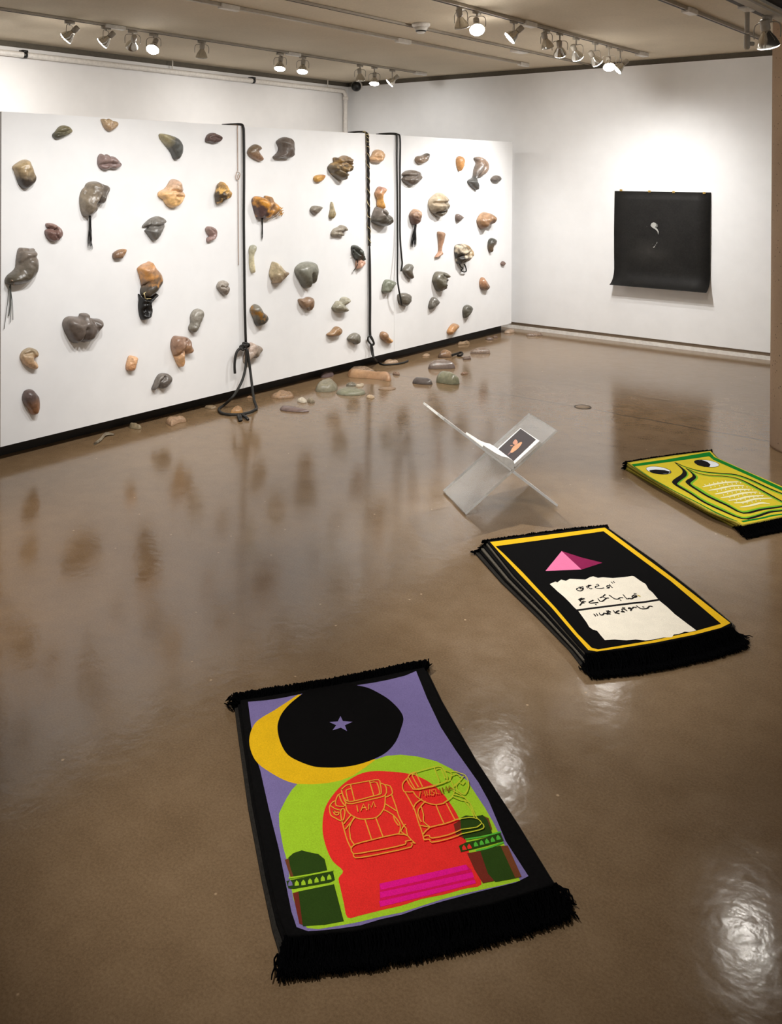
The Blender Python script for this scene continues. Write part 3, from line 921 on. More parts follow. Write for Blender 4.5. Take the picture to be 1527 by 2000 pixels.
wall_cast('E', [(95, 1650), (110, 1600), (145, 1582), (170, 1600), (165, 1650), (140, 1700), (140, 1780), (150, 1870), (150, 1923), (132, 1935), (110, 1890), (98, 1800), (98, 1710)], (206, 196, 158), (150, 150, 132),
          'pale spoon-like cast with a long thin stem right of the left rope', 85, split=0.62)
e = compound('E', (1420, 1720), 'dark tied bundle with a pink crumpled end left of the braided rope')
wall_cast('E', [(1345, 1600), (1385, 1583), (1430, 1620), (1465, 1690), (1485, 1745), (1470, 1780), (1400, 1770), (1360, 1710), (1350, 1660)], (56, 60, 54), (82, 86, 80), None, 60, 1.0, 0.6, [([(1350, 1620), (1440, 1760)], 2, 0.5)], 'body', e)
wall_cast('E', [(1400, 1765), (1470, 1770), (1490, 1812), (1455, 1850), (1410, 1880), (1385, 1860)], (188, 142, 118), (204, 160, 138), None, 30, 0.9, 0.6, [], 'crumpled_end', e)['label'] = 'pink crumpled end'
bm = bmesh.new()
for a in (((1345, 1605), (1335, 1640), (1350, 1690), (1390, 1790), (1380, 1840), (1340, 1905)), ((1335, 1620), (1360, 1630), (1330, 1665), (1365, 1690), (1330, 1705))):
    tube(bm, crom([WP('E', p, 0.03) for p in a], 5), 0.004, 6)
build('black_cord', bm, M['rope'], e, WP('E', (1350, 1700)))['label'] = 'black cord'
wall_cast('G', [(345, 80), (365, 72), (410, 105), (460, 165), (500, 185), (503, 210), (470, 250), (420, 300), (390, 325), (345, 320), (345, 290), (320, 240), (320, 180)], (134, 112, 88), (178, 162, 128),
          'sandy nose-shaped cast with a dark left edge on the middle panel', 120, 1.0, 0.3, [([(335, 100), (325, 200), (345, 280)], 3, 0.4)], rim=0.02)
wall_cast('G', [(610, 160), (640, 110), (700, 75), (770, 68), (820, 85), (838, 150), (833, 220), (810, 310), (780, 330), (762, 320), (750, 365), (725, 375), (690, 345), (650, 270), (620, 220)], (92, 92, 82), (126, 126, 114),
          'largest smooth grey-green heart-shaped cast on the middle panel', 80, 0.9, 0.12, [([(765, 320), (740, 220)], 4, 0.4)])
wall_cast('G', [(632, 500), (690, 490), (735, 472), (780, 485), (790, 540), (780, 600), (750, 632), (720, 605), (690, 610), (660, 580), (640, 550)], (126, 98, 74), (140, 112, 88),
          'plain brown cast directly below the grey heart-shaped cast', nz=0.2)
wall_cast('G', [(1020, 600), (1040, 560), (1070, 520), (1105, 520), (1125, 485), (1165, 472), (1192, 495), (1185, 540), (1160, 575), (1180, 620), (1155, 650), (1100, 655), (1050, 645)], (126, 122, 104), (162, 158, 138),
          'pale grey-green lumpy cast near the right edge of the middle panel', 60, 1.0, 0.2, [([(1080, 540), (1130, 570), (1165, 575)], 4, 0.4)])
wall_cast('G', [(90, 630), (110, 580), (145, 558), (180, 580), (215, 640), (260, 680), (275, 720), (255, 765), (210, 800), (170, 812), (145, 780), (120, 710)], (66, 62, 54), (116, 112, 100),
          'dark oblong cast with a fleck of gold, above the knot of the left rope', 120, speck=(150, 108, 48))
wall_cast('G', [(955, 905), (1000, 870), (1040, 825), (1075, 812), (1110, 840), (1112, 880), (1085, 915), (1040, 930), (990, 932)], (134, 100, 66), (150, 118, 84),
          'small brown wedge cast low on the middle panel, beside a grey pebble cast')
wall_cast('G', [(1190, 950), (1225, 905), (1275, 885), (1310, 905), (1320, 960), (1305, 1005), (1275, 1020), (1250, 1000), (1210, 985)], (94, 90, 80), (112, 108, 96),
          'grey pebble cast low on the middle panel, just left of the braided rope knot')
wall_cast('H', [(170, 385), (190, 350), (210, 310), (245, 295), (275, 310), (288, 360), (280, 400), (245, 420), (185, 410)], (196, 154, 110), (184, 148, 112),
          'tan fist-like cast at the top between the braided rope and the double cord', nz=0.4, creases=[([(185, 370), (230, 375)], 2, 0.4)])
wall_cast('H', [(593, 390), (610, 360), (655, 350), (705, 330), (705, 375), (680, 415), (640, 433), (605, 420)], (134, 112, 92), (84, 76, 68),
          'small dark leaf-shaped cast highest on the right panel beside the double cord', 70)
wall_cast('H', [(478, 530), (505, 500), (560, 485), (610, 495), (642, 520), (635, 570), (600, 615), (560, 635), (520, 620), (475, 575), (500, 545)], (92, 82, 74), (116, 106, 96),
          'wide dark brown cast with a split left side, under the leaf-shaped cast', creases=[([(480, 545), (560, 550), (630, 530)], 3, 0.4)])
wall_cast('H', [(985, 375), (1005, 357), (1025, 365), (1037, 400), (1030, 450), (1008, 498), (990, 460), (980, 410)], (190, 134, 76), (170, 120, 72),
          'narrow amber seed-shaped cast high on the right panel')
wall_cast('H', [(1165, 380), (1195, 362), (1240, 375), (1275, 420), (1278, 480), (1250, 530), (1205, 553), (1185, 545), (1172, 575), (1185, 610), (1188, 675), (1150, 655), (1108, 605), (1115, 580), (1152, 553), (1165, 480), (1185, 420)], (78, 78, 76), (150, 124, 104),
          'dark fish-like cast with a pinched waist and flared tail', 20, nz=0.3, creases=[([(1200, 380), (1230, 450), (1190, 540)], 3, 0.4)])
wall_cast('H', [(1295, 570), (1325, 540), (1360, 540), (1377, 570), (1360, 595), (1335, 605), (1305, 595)], (74, 68, 62), (104, 94, 86), 'small dark button-like cast right of the fish-like cast')
e = compound('H', (270, 850), 'dark pot-shaped cast with an orange and gold leg rising from it')
wall_cast('H', [(205, 920), (225, 860), (245, 830), (270, 845), (300, 850), (325, 880), (350, 930), (348, 985), (320, 1012), (275, 1012), (225, 990), (200, 965)], (78, 76, 68), (114, 104, 96), None, 90, 1.0, 0.3, [([(250, 880), (290, 930), (330, 890)], 3, 0.4)], 'body', e, rim=0.02)
wall_cast('H', [(265, 640), (312, 660), (300, 700), (280, 730), (285, 780), (298, 845), (270, 850), (250, 820), (248, 760), (230, 710), (240, 675)], (220, 160, 82), (170, 126, 108), None, 90, 1.0, 0.2, [], 'leg', e, off=0.012, split=0.6)['label'] = 'orange and gold leg'
e = compound('H', (590, 930), 'brown head-like cast with a long tuft of black hair, right of the double cord')
wall_cast('H', [(545, 910), (565, 870), (595, 850), (628, 875), (628, 920), (605, 985), (575, 998), (555, 970)], (96, 72, 62), (184, 146, 116), None, 60, 1.0, 0.3, [], 'body', e)
bm = bmesh.new(); strands(bm, WP('H', (575, 990), 0.02), WP('H', (552, 1190), 0.015), 46, 0.0035, 0.012, 0.04, 0.004); build('hair_tuft', bm, M['hair'], e, WP('H', (575, 995)))['label'] = 'black hair tuft'
wall_cast('H', [(735, 780), (770, 730), (825, 698), (865, 730), (887, 790), (878, 860), (850, 910), (815, 930), (780, 900), (745, 860)], (106, 98, 84), (184, 166, 138),
          'large grey and cream face cast in the middle of the right panel', 110, 0.9, 0.3, [([(750, 795), (800, 795), (870, 790)], 3, 0.45), ([(808, 760), (800, 840)], 3, -0.25), ([(780, 880), (840, 875)], 2, 0.4)])
wall_cast('H', [(968, 905), (990, 898), (1033, 930), (1005, 955), (978, 972), (965, 940)], (94, 80, 72), (112, 96, 88), 'tiny dark triangular cast right of the cream face cast')
wall_cast('H', [(1175, 960), (1205, 900), (1245, 880), (1295, 900), (1315, 945), (1300, 985), (1255, 1010), (1230, 1040), (1195, 1025)], (116, 82, 52), (168, 132, 100),
          'crumpled brown cast near the right end of the partition', 90, 1.0, 0.5)
wall_cast('I', [(820, 65), (850, 60), (875, 75), (870, 130), (850, 200), (845, 240), (860, 265), (835, 290), (795, 305), (810, 275), (828, 245), (830, 180), (825, 120)], (190, 142, 112), (148, 114, 88),
          'thin brown leg-shaped cast with a small foot, below the cream face cast', 90, split=0.55)
e = compound('I', (1030, 270), 'black and gold face cast with a black cord loop hanging under it')
wall_cast('I', [(970, 215), (985, 185), (1030, 175), (1060, 180), (1095, 225), (1095, 270), (1065, 330), (1025, 360), (990, 355), (975, 290)], (50, 46, 40), (172, 140, 92), None, 20, 0.95, 0.4, [([(990, 290), (1060, 250)], 3, 0.4)], 'body', e, speck=(220, 206, 182), split=0.5)
bm = bmesh.new(); tube(bm, crom([WP('I', p, 0.03) for p in ((985, 345), (1000, 385), (1020, 400), (1005, 420), (1030, 435), (1052, 425), (1045, 385), (1032, 360))], 6), 0.0075, 8)
build('cord_loop', bm, M['rope'], e, WP('I', (1010, 380)))['label'] = 'black cord loop'
wall_cast('I', [(1275, 170), (1285, 135), (1310, 120), (1337, 140), (1330, 185), (1310, 200), (1300, 240), (1290, 255), (1275, 220)], (90, 74, 56), (62, 62, 54), 'slim black cast with a pointed lower end near the right end of the partition', 90)
wall_cast('I', [(1383, 355), (1400, 335), (1418, 352), (1405, 377), (1388, 372)], (124, 96, 82), (104, 84, 76), 'tiniest brown cast at the far right end of the partition')
wall_cast('I', [(482, 420), (510, 375), (545, 360), (565, 385), (555, 430), (567, 480), (555, 503), (530, 495), (500, 460)], (90, 82, 72), (104, 102, 92),
          'kidney-shaped dark grey cast right of the end of the double cord', 80, nz=0.12)
wall_cast('I', [(765, 510), (785, 450), (815, 432), (870, 440), (900, 465), (890, 510), (865, 560), (870, 590), (825, 622), (795, 600), (775, 550)], (84, 80, 66), (112, 108, 94),
          'dark green-grey shield-shaped cast with fine markings on the right panel', 70, 0.8, 0.5, [([(830, 470), (890, 500)], 2, 0.4), ([(840, 520), (870, 520), (860, 550), (835, 540)], 2, 0.4)])
wall_cast('I', [(290, 590), (300, 540), (325, 508), (375, 515), (405, 540), (375, 580), (340, 630), (310, 637), (288, 620)], (102, 106, 90), (116, 122, 106),
          'green-grey oval cast touching the left side of the double cord')
wall_cast('I', [(440, 645), (500, 632), (540, 655), (535, 705), (515, 745), (490, 757), (450, 735), (435, 690)], (84, 80, 70), (98, 92, 82),
          'dark grey cast behind the lower tip of the double cord', off=0.0)
wall_cast('I', [(1195, 530), (1215, 485), (1240, 515), (1265, 560), (1262, 595), (1240, 610), (1205, 590)], (126, 98, 78), (172, 124, 90), 'brown upright oval cast, lower right of the partition')
wall_cast('I', [(720, 760), (735, 700), (765, 670), (805, 710), (795, 740), (770, 765), (735, 787)], (82, 78, 70), (104, 100, 92), 'dark angular cast under the shield-shaped cast')
wall_cast('I', [(1040, 790), (1055, 755), (1085, 743), (1112, 765), (1108, 800), (1075, 845), (1050, 868), (1042, 830)], (72, 70, 60), (90, 88, 78), 'small blackish droplet cast low on the right panel')
wall_cast('I', [(893, 985), (920, 940), (950, 917), (980, 925), (980, 955), (945, 995), (915, 1022), (895, 1010)], (186, 134, 84), (166, 128, 92), 'orange-brown finger cast lowest on the right panel, near the black base', 30)
wall_cast('I', [(268, 1020), (285, 993), (315, 1000), (340, 1045), (370, 1070), (365, 1095), (340, 1103), (305, 1085), (275, 1055)], (196, 148, 92), (148, 112, 80), 'brown thumb-shaped cast right of the braided rope knot', 130, split=0.3)


# ------------------------------------------------------------------ cast sculptures on the floor
def floor_cast(cr, pts, c1, c2, label, k=0.6, nz=0.3, ang=90, tk=1.0, rough=0.3, creases=(), name='floor_sculpture', parent=None, edge=0.5, speck=None, clear=0.42):
    px = cp(cr, pts)
    yb = max(p[1] for p in px)
    H = yb - min(p[1] for p in px)
    W = [pt(a, yb - (yb - b) * k, 2, 0) for a, b in px]
    c = sum(W, Vector()) / len(W)
    T = H * (1 - k * 0.5) * depth(c) / F * tk
    bm, size, Rm = inflate([(p.x - c.x, p.y - c.y) for p in W], T, 0.003, nz, R.random() * 50, (), edge)
    for v in bm.verts:
        v.co = Vector((v.co.x + c.x, v.co.y + c.y, v.co.z + 0.0005))
    og = Vector((c.x, c.y, 0))
    mt = cast_mat('cast_floor', c1, c2, ang, size, rough, 0.5, speck, clear)
    if parent is not None:
        return build(name, bm, mt, parent, og)
    return tag(build(name, bm, mt, None, og), label, 'sculpture', 'cast sculptures lying on the floor')


floor_cast('F', [(150, 358), (160, 340), (190, 330), (250, 328), (300, 348), (310, 372), (200, 378)], (150, 124, 100), (168, 142, 116), 'translucent mound behind the long pinkish leg cast on the floor', 0.55, tk=0.8, clear=0.5)
floor_cast('F', [(138, 378), (142, 362), (200, 368), (290, 384), (370, 393), (400, 385), (428, 402), (430, 425), (410, 434), (375, 424), (300, 410), (200, 403), (148, 395)], (190, 148, 106), (168, 122, 90), 'long pinkish leg-shaped cast lying on the floor by the partition', 0.7, 0.15, 0, 1.0)
floor_cast('F', [(575, 430), (590, 410), (640, 414), (690, 424), (710, 444), (695, 457), (620, 450), (580, 441)], (68, 60, 58), (88, 80, 76), 'dark grey cylinder-shaped cast lying on the floor', 0.55, 0.08, clear=0.06)
floor_cast('F', [(735, 400), (745, 378), (780, 370), (840, 388), (890, 428), (887, 450), (840, 456), (770, 437), (738, 425)], (106, 108, 84), (122, 122, 98), 'thick green-grey stump-shaped cast on the floor, nearest the book stand', 0.45, 0.1, clear=0.06)
floor_cast('F', [(680, 340), (700, 308), (750, 289), (800, 289), (845, 313), (862, 335), (800, 349), (700, 351)], (92, 78, 76), (122, 108, 98), 'purplish grey dome cast on the floor behind the green stump', 0.4, 0.1, clear=0.06)
floor_cast('F', [(968, 237), (1000, 212), (1045, 206), (1085, 223), (1100, 240), (1040, 248), (975, 246)], (122, 100, 86), (136, 116, 100), 'smooth low brown dome cast alone on the floor at right', 0.4, 0.1)
e = empty('floor_sculpture', pt(*cp('F', [(800, 268)])[0], 2, 0), 'round shiny brown cast with a dark looped tail on the floor', 'sculpture', 'cast sculptures lying on the floor')
floor_cast('F', [(748, 262), (760, 232), (800, 221), (832, 235), (845, 250), (835, 266), (790, 274), (755, 273)], (86, 64, 50), (190, 146, 104), None, 0.45, 0.15, 40, 1.0, 0.2, name='body', parent=e)
bm = bmesh.new(); tube(bm, crom([pt(*cp('F', [p])[0], 2, z) for p, z in (((836, 256), 0.02), ((865, 248), 0.018), ((890, 240), 0.02), ((908, 238), 0.03), ((912, 250), 0.02), ((895, 258), 0.014), ((880, 254), 0.014))], 6), 0.012, 8)
build('tail', bm, M['braid'], e, pt(*cp('F', [(880, 250)])[0], 2, 0))['label'] = 'dark looped tail'
floor_cast('F', [(915, 276), (940, 272), (966, 264), (969, 282), (925, 287)], (92, 70, 62), (112, 90, 80), 'small brown wedge cast on the floor beside the looped tail', 0.5)
floor_cast('F', [(878, 184), (890, 164), (908, 168), (950, 162), (960, 172), (920, 182), (895, 188)], (130, 106, 78), (176, 146, 112), 'small pale cone cast on the floor against the black base', 0.5)
floor_cast('F', [(1070, 145), (1090, 133), (1120, 144), (1118, 154), (1080, 154)], (96, 76, 66), (116, 94, 82), 'small brown cast on the floor near the far corner, larger of two neighbours', 0.5)
floor_cast('F', [(1118, 136), (1135, 125), (1153, 133), (1145, 141)], (106, 84, 72), (126, 102, 88), 'tiny brown cast on the floor near the far corner, smaller of two neighbours', 0.5)
floor_cast('F', [(1345, 124), (1370, 111), (1410, 101), (1450, 114), (1452, 123), (1400, 128)], (120, 98, 82), (138, 116, 98), 'low brown cast on the floor in front of the right wall', 0.5)
floor_cast('F', [(1195, 106), (1210, 88), (1250, 80), (1270, 95), (1240, 108)], (168, 140, 114), (178, 150, 122), 'flat pale cast on the floor in the far corner', 0.7)
floor_cast('F', [(640, 262), (660, 249), (692, 254), (672, 266)], (176, 148, 118), (188, 158, 126), 'flat pale chip on the floor left of the looped-tail cast', 0.7)
floor_cast('F', [(440, 380), (450, 371), (488, 385), (465, 393)], (120, 92, 72), (140, 108, 84), 'small brown cast on the floor at the foot of the pinkish leg', 0.5)
floor_cast('F', [(900, 381), (925, 373), (950, 378), (922, 388)], (132, 98, 76), (150, 116, 92), 'small reddish chip on the floor right of the green stump', 0.6)
floor_cast('F', [(380, 312), (400, 290), (450, 289), (478, 300), (430, 316)], (174, 146, 118), (186, 156, 126), 'pale cast on the floor inside the curve of the braided rope tail', 0.5)
floor_cast('F', [(125, 456), (160, 441), (192, 450), (180, 466), (140, 468)], (108, 106, 92), (120, 116, 102), 'small grey oval cast on the floor beside the pale shell cast', 0.5)
floor_cast('F', [(190, 466), (242, 449), (236, 466), (200, 473)], (186, 172, 146), (196, 182, 158), 'small pale shell-like cast on the floor beside a grey oval', 0.6)
floor_cast('G', [(798, 1515), (830, 1460), (890, 1418), (960, 1413), (1040, 1450), (1055, 1500), (1000, 1552), (900, 1567), (820, 1560)], (134, 130, 108), (148, 144, 122), 'big grey-green translucent dome cast on the floor by the partition', 0.5, 0.25, tk=0.85, clear=0.42)
floor_cast('G', [(1040, 1562), (1090, 1518), (1180, 1503), (1280, 1518), (1372, 1550), (1340, 1592), (1200, 1607), (1090, 1597)], (130, 132, 108), (142, 144, 120), 'flat wide green cast on the floor in front of the grey-green dome', 0.65, 0.25, tk=0.8, clear=0.42)
floor_cast('G', [(858, 1392), (900, 1359), (960, 1338), (1012, 1345), (962, 1382), (890, 1402)], (104, 86, 88), (120, 100, 100), 'purplish sliver cast on the floor against the base, behind the grey dome', 0.5)
floor_cast('G', [(290, 1618), (330, 1568), (400, 1543), (480, 1548), (548, 1590), (542, 1622), (450, 1642), (350, 1642)], (164, 130, 98), (178, 144, 110), 'low pinkish translucent mound on the floor between the two ropes', 0.55, 0.4, tk=0.8, clear=0.5)
floor_cast('G', [(588, 1660), (640, 1638), (682, 1650), (702, 1680), (660, 1692), (610, 1677)], (206, 196, 176), (216, 206, 186), 'small crinkled white fragment on the floor', 0.7, 0.5)
floor_cast('G', [(705, 1662), (730, 1633), (772, 1640), (792, 1677), (740, 1692)], (136, 124, 100), (146, 134, 110), 'small grey cast on the floor right of the white fragment', 0.6)
floor_cast('G', [(393, 1742), (430, 1713), (520, 1718), (610, 1745), (700, 1775), (722, 1790), (640, 1797), (500, 1787), (408, 1767)], (96, 78, 74), (112, 92, 86), 'long dark purple feather-like cast on the floor', 0.7, 0.25, tk=0.6, clear=0.05)
floor_cast('F', [(262, 540), (285, 529), (318, 540), (300, 552)], (200, 176, 140), (208, 184, 150), 'tiny pale fragment on the floor below the flat green cast', 0.7)
floor_cast('F', [(345, 482), (400, 469), (462, 478), (430, 493), (360, 491)], (150, 122, 94), (160, 132, 104), 'faint flat tan piece on the floor in front of the pinkish leg', 0.8, 0.1, tk=0.5)
floor_cast('J', [(330, 302), (340, 284), (360, 294), (400, 310), (385, 319), (345, 313)], (134, 124, 92), (166, 148, 116), 'small olive cast on the floor against the base under the left panel', 0.6)
floor_cast('J', [(540, 272), (560, 258), (600, 254), (640, 250), (655, 265), (610, 278), (575, 302), (555, 290)], (166, 132, 102), (180, 146, 114), 'pinkish ragged cast on the floor under the left panel', 0.7, 0.4)
floor_cast('J', [(762, 193), (790, 182), (832, 195), (800, 204)], (140, 120, 92), (156, 134, 104), 'flat brown sliver on the floor against the base, left of the rope loop', 0.7)
floor_cast('J', [(910, 222), (935, 197), (958, 189), (980, 205), (975, 224), (930, 229)], (222, 158, 62), (168, 130, 92), 'bright amber fragment on the floor inside the rope loop', 0.5, 0.5)
floor_cast('J', [(1005, 139), (1020, 128), (1036, 142)], (166, 130, 94), (176, 140, 104), 'tiny tan chip on the floor right of the rope loop', 0.6)
# curled paper-like strip
bm = bmesh.new()
pa = [(128, 406), (165, 388), (190, 362), (215, 354), (244, 351)]
top_ = [pt(*cp('J', [p])[0], 2, 0.0) for p in pa]
prev = None
for i, p in enumerate(crom(top_, 5)):
    t = i / 20
    z = 0.004 + 0.02 * math.sin(t * 3.1)
    wd = 0.022 * (1 - 0.8 * max(0, t - 0.6))
    a, b = bm.verts.new(p + Vector((-wd, wd * 0.5, z))), bm.verts.new(p + Vector((wd, -wd * 0.5, z * 0.6)))
    if prev:
        bm.faces.new((prev[0], prev[1], b, a))
    prev = (a, b)
bmesh.ops.solidify(bm, geom=bm.faces[:], thickness=0.003)
tag(build('floor_sculpture', bm, plain('pale_strip', (230, 216, 190), 0.5), None, top_[2]), 'thin curled pale strip on the floor at the left, near the partition', 'sculpture', 'cast sculptures lying on the floor')

# ------------------------------------------------------------------ ropes
RX = 0.035
e = empty('rope', pt(477, 262, 0, RX), 'black rope with a knot and a big loop resting on the floor, hung at left', 'rope')
y0 = pt(477, 275, 0, RX).y
path = [(-0.24, y0 - 0.01, 2.452), (-0.1, y0, 2.455), (-0.01, y0, 2.452), (0.02, y0, 2.43), (RX - 0.006, y0, 2.35)]
path += [pt(a, b, 0, RX) for a, b in ((476.5, 340), (476, 430), (477, 520), (478, 600), (480, 668))]
bm = bmesh.new(); tube(bm, crom(path, 6), 0.0115, 10); build('hanging_length', bm, M['rope'], e, pt(477, 262, 0, RX))
DP = lambda x, y: cp('D', [(x, y)])[0]
fl = lambda x, y: pt(*DP(x, y), 2, 0.014)
xf = fl(1025, 1420).x
lp = [pt(*DP(1318, 770), 0, 0.05), pt(*DP(1310, 940), 0, 0.06), pt(*DP(1280, 1080), 0, 0.08), pt(*DP(1230, 1190), 0, 0.11), pt(*DP(1165, 1290), 0, 0.16)]
lp += [fl(1075, 1372), fl(1030, 1402), fl(1024, 1428), fl(1062, 1458), fl(1150, 1470), fl(1250, 1468), fl(1350, 1448), fl(1410, 1418), fl(1424, 1398)]
lp += [pt(*DP(1398, 1320), 0, 0.24), pt(*DP(1380, 1200), 0, 0.15), pt(*DP(1362, 1050), 0, 0.1), pt(*DP(1342, 900), 0, 0.07), pt(*DP(1325, 780), 0, 0.055)]
bm = bmesh.new(); tube(bm, crom(lp, 6), 0.0115, 10); build('loop', bm, M['rope'], e, lp[8])
bm = bmesh.new()
kc = pt(*DP(1303, 745), 0, 0.05)
for (x, y, r, tl) in ((1280, 755, 0.026, 0.3), (1312, 735, 0.03, -0.5), (1300, 750, 0.022, 1.2)):
    c0 = pt(*DP(x, y), 0, 0.05)
    tube(bm, [c0 + Vector((0.016 * math.sin(2 * t), r * math.cos(t), r * 0.75 * math.sin(t + tl))) for t in [i * 2 * math.pi / 18 for i in range(18)]], 0.0105, 8, closed=True)
build('knot', bm, M['rope'], e, kc)
bm = bmesh.new(); tube(bm, crom([pt(*DP(*p), 0, 0.05) for p in ((1285, 752), (1250, 765), (1215, 800), (1195, 870), (1189, 950), (1193, 1032))], 6), 0.0115, 10); build('loose_end', bm, M['rope'], e, kc)
bm = bmesh.new()
for a, b in (((1225, 1474), (1245, 1532)), ((1260, 1472), (1335, 1520)), ((1240, 1474), (1262, 1528))):
    tube(bm, [fl(*a), fl((a[0] + b[0]) / 2, (a[1] + b[1]) / 2) + Vector((0, 0, 0.006)), fl(*b) - Vector((0, 0, 0.004))], [0.012, 0.014, 0.011], 6)
build('tassel', bm, M['hair'], e, fl(1245, 1480))['label'] = 'short black tassel'
# thin cord with little ring
e = empty('cord', pt(464, 260, 0, 0.01), 'thin pale brown cord with a small wire ring, left of the left rope', 'cord')
bm = bmesh.new(); tube(bm, crom([(-0.12, pt(462, 250, 0, 0).y, 2.443), (0.0, pt(463, 250, 0, 0).y, 2.443), pt(463.8, 252, 0, 0.012), pt(464.3, 300, 0, 0.012), pt(464.5, 334, 0, 0.012)], 5), 0.0035, 6); build('upper_length', bm, M['thin_cord'], e, pt(464, 300, 0, 0.01))
bm = bmesh.new(); tube(bm, crom([pt(464.8, 353, 0, 0.012), pt(465.4, 430, 0, 0.012), pt(465.8, 518, 0, 0.012)], 5), 0.003, 6); build('lower_length', bm, M['thin_cord'], e, pt(464, 400, 0, 0.01))
c0 = pt(464.5, 343.5, 0, 0.014)
bm = bmesh.new()
tube(bm, [c0 + Vector((0.004 * math.sin(3 * t), 0.024 * math.cos(t), 0.036 * math.sin(t))) for t in [i * 2 * math.pi / 24 for i in range(24)]], 0.003, 6, closed=True)
tube(bm, [c0 + Vector((0.006, 0.012 * math.cos(t), 0.02 * math.sin(t) - 0.008)) for t in [i * 2 * math.pi / 18 for i in range(18)]], 0.0025, 6, closed=True)
build('ring', bm, M['thin_cord'], e, c0)
# braided rope
e = empty('rope', pt(719, 275, 0, 0.02), 'thick dark braided rope wound with pale gold thread, knotted low, its tail on the floor', 'rope')
y0 = pt(718, 275, 0, 0.02).y
sp = [(-0.22, y0 - 0.02, 2.452), (-0.1, y0, 2.458), (-0.02, y0, 2.452), (0.015, y0, 2.425), (0.022, y0, 2.36)] + [pt(a, b, 0, 0.024) for a, b in ((719, 310), (719.5, 370), (720.5, 430), (721.5, 480))]
sp = crom(sp, 22)
bm = bmesh.new()
for s in range(3):
    pth = []
    for i, p in enumerate(sp):
        a = i * 0.42 + s * 2 * math.pi / 3
        pth.append(p + Vector((0.006 * math.cos(a), 0.007 * math.sin(a), 0)))
    tube(bm, pth, 0.0085, 7)
build('braided_length', bm, M['braid'], e, sp[0])
bm = bmesh.new()
pth = []
n_ = len(sp)
for i in range(n_ * 2 - 1):
    p = sp[i // 2] if i % 2 == 0 else (sp[i // 2] + sp[i // 2 + 1]) / 2
    a = i * 0.35
    pth.append(p + Vector((0.0165 * math.cos(a), 0.0165 * math.sin(a), 0.008 * math.sin(a * 1.3))))
tube(bm, pth[70:], 0.0022, 5)
build('gold_thread', bm, M['gold_thread'], e, sp[40])['label'] = 'pale gold thread'
bm = bmesh.new()
for dx in (-0.8, 0.9):
    tube(bm, crom([sp[-1]] + [pt(a + dx, b, 0, 0.024) for a, b in ((722, 520), (722.5, 580), (722.2, 640), (723, 658))], 6), 0.009, 8)
build('plain_length', bm, M['rope'], e, sp[-1])
bm = bmesh.new()
QP = lambda x, y, xx=0.03: pt(*cp('Q', [(x, y)])[0], 0, xx)
tube(bm, crom([QP(415, 460), QP(365, 505), QP(370, 580), QP(430, 660), QP(480, 690), QP(515, 650), QP(490, 570), QP(460, 500)], 5, True), 0.009, 8, closed=True)
tube(bm, crom([QP(410, 470, 0.045), QP(440, 520, 0.05), QP(490, 600, 0.05), QP(500, 650, 0.045), QP(440, 690, 0.04)], 5), 0.008, 8)
build('knot', bm, M['rope'], e, QP(430, 580))
bm = bmesh.new()
qf = lambda x, y: pt(*cp('Q', [(x, y)])[0], 2, 0.01)
tube(bm, crom([QP(440, 680, 0.035), QP(445, 800, 0.04), QP(470, 930, 0.06), QP(520, 1020, 0.11), qf(600, 1100), qf(680, 1148), qf(750, 1172), qf(900, 1170), qf(1060, 1158), qf(1230, 1128), qf(1320, 1098), qf(1356, 1070)], 6), 0.0095, 8)
tube(bm, crom([QP(460, 685, 0.035), QP(485, 800, 0.045), QP(495, 900, 0.06), QP(515, 990, 0.09)], 5), 0.007, 8)
build('tail', bm, M['rope'], e, qf(900, 1170))
# double cord
e = empty('rope', pt(775, 270, 0, 0.02), 'pair of thin black cords draped over the partition, right of the braided rope', 'rope')
y1 = pt(775, 275, 0, 0.02).y
y2 = pt(780.5, 275, 0, 0.02).y
bm = bmesh.new()
tube(bm, crom([(-0.24, y1 - 0.03, 2.45), (-0.1, y1, 2.454), (0.0, y1, 2.447), (0.02, y1, 2.41)] + [pt(a, b, 0, x) for a, b, x in ((775, 320, 0.022), (776, 400, 0.022), (776.2, 480, 0.03), (776, 540, 0.06), (778, 560, 0.085), (781.5, 580, 0.085), (784.5, 595, 0.07))], 6), 0.0095, 8)
build('long_strand', bm, M['rope'], e, pt(775, 270, 0, 0.02))
bm = bmesh.new()
tube(bm, crom([(-0.22, y1 - 0.01, 2.455), (-0.08, y1 + 0.01, 2.46), (0.0, y2 - 0.02, 2.45), (0.025, y2, 2.40)] + [pt(a, b, 0, 0.024) for a, b in ((781, 330), (781.2, 400), (781.2, 460), (784, 500), (785.3, 515), (783.2, 530))], 6), 0.0095, 8)
build('short_strand', bm, M['rope'], e, pt(781, 270, 0, 0.02))

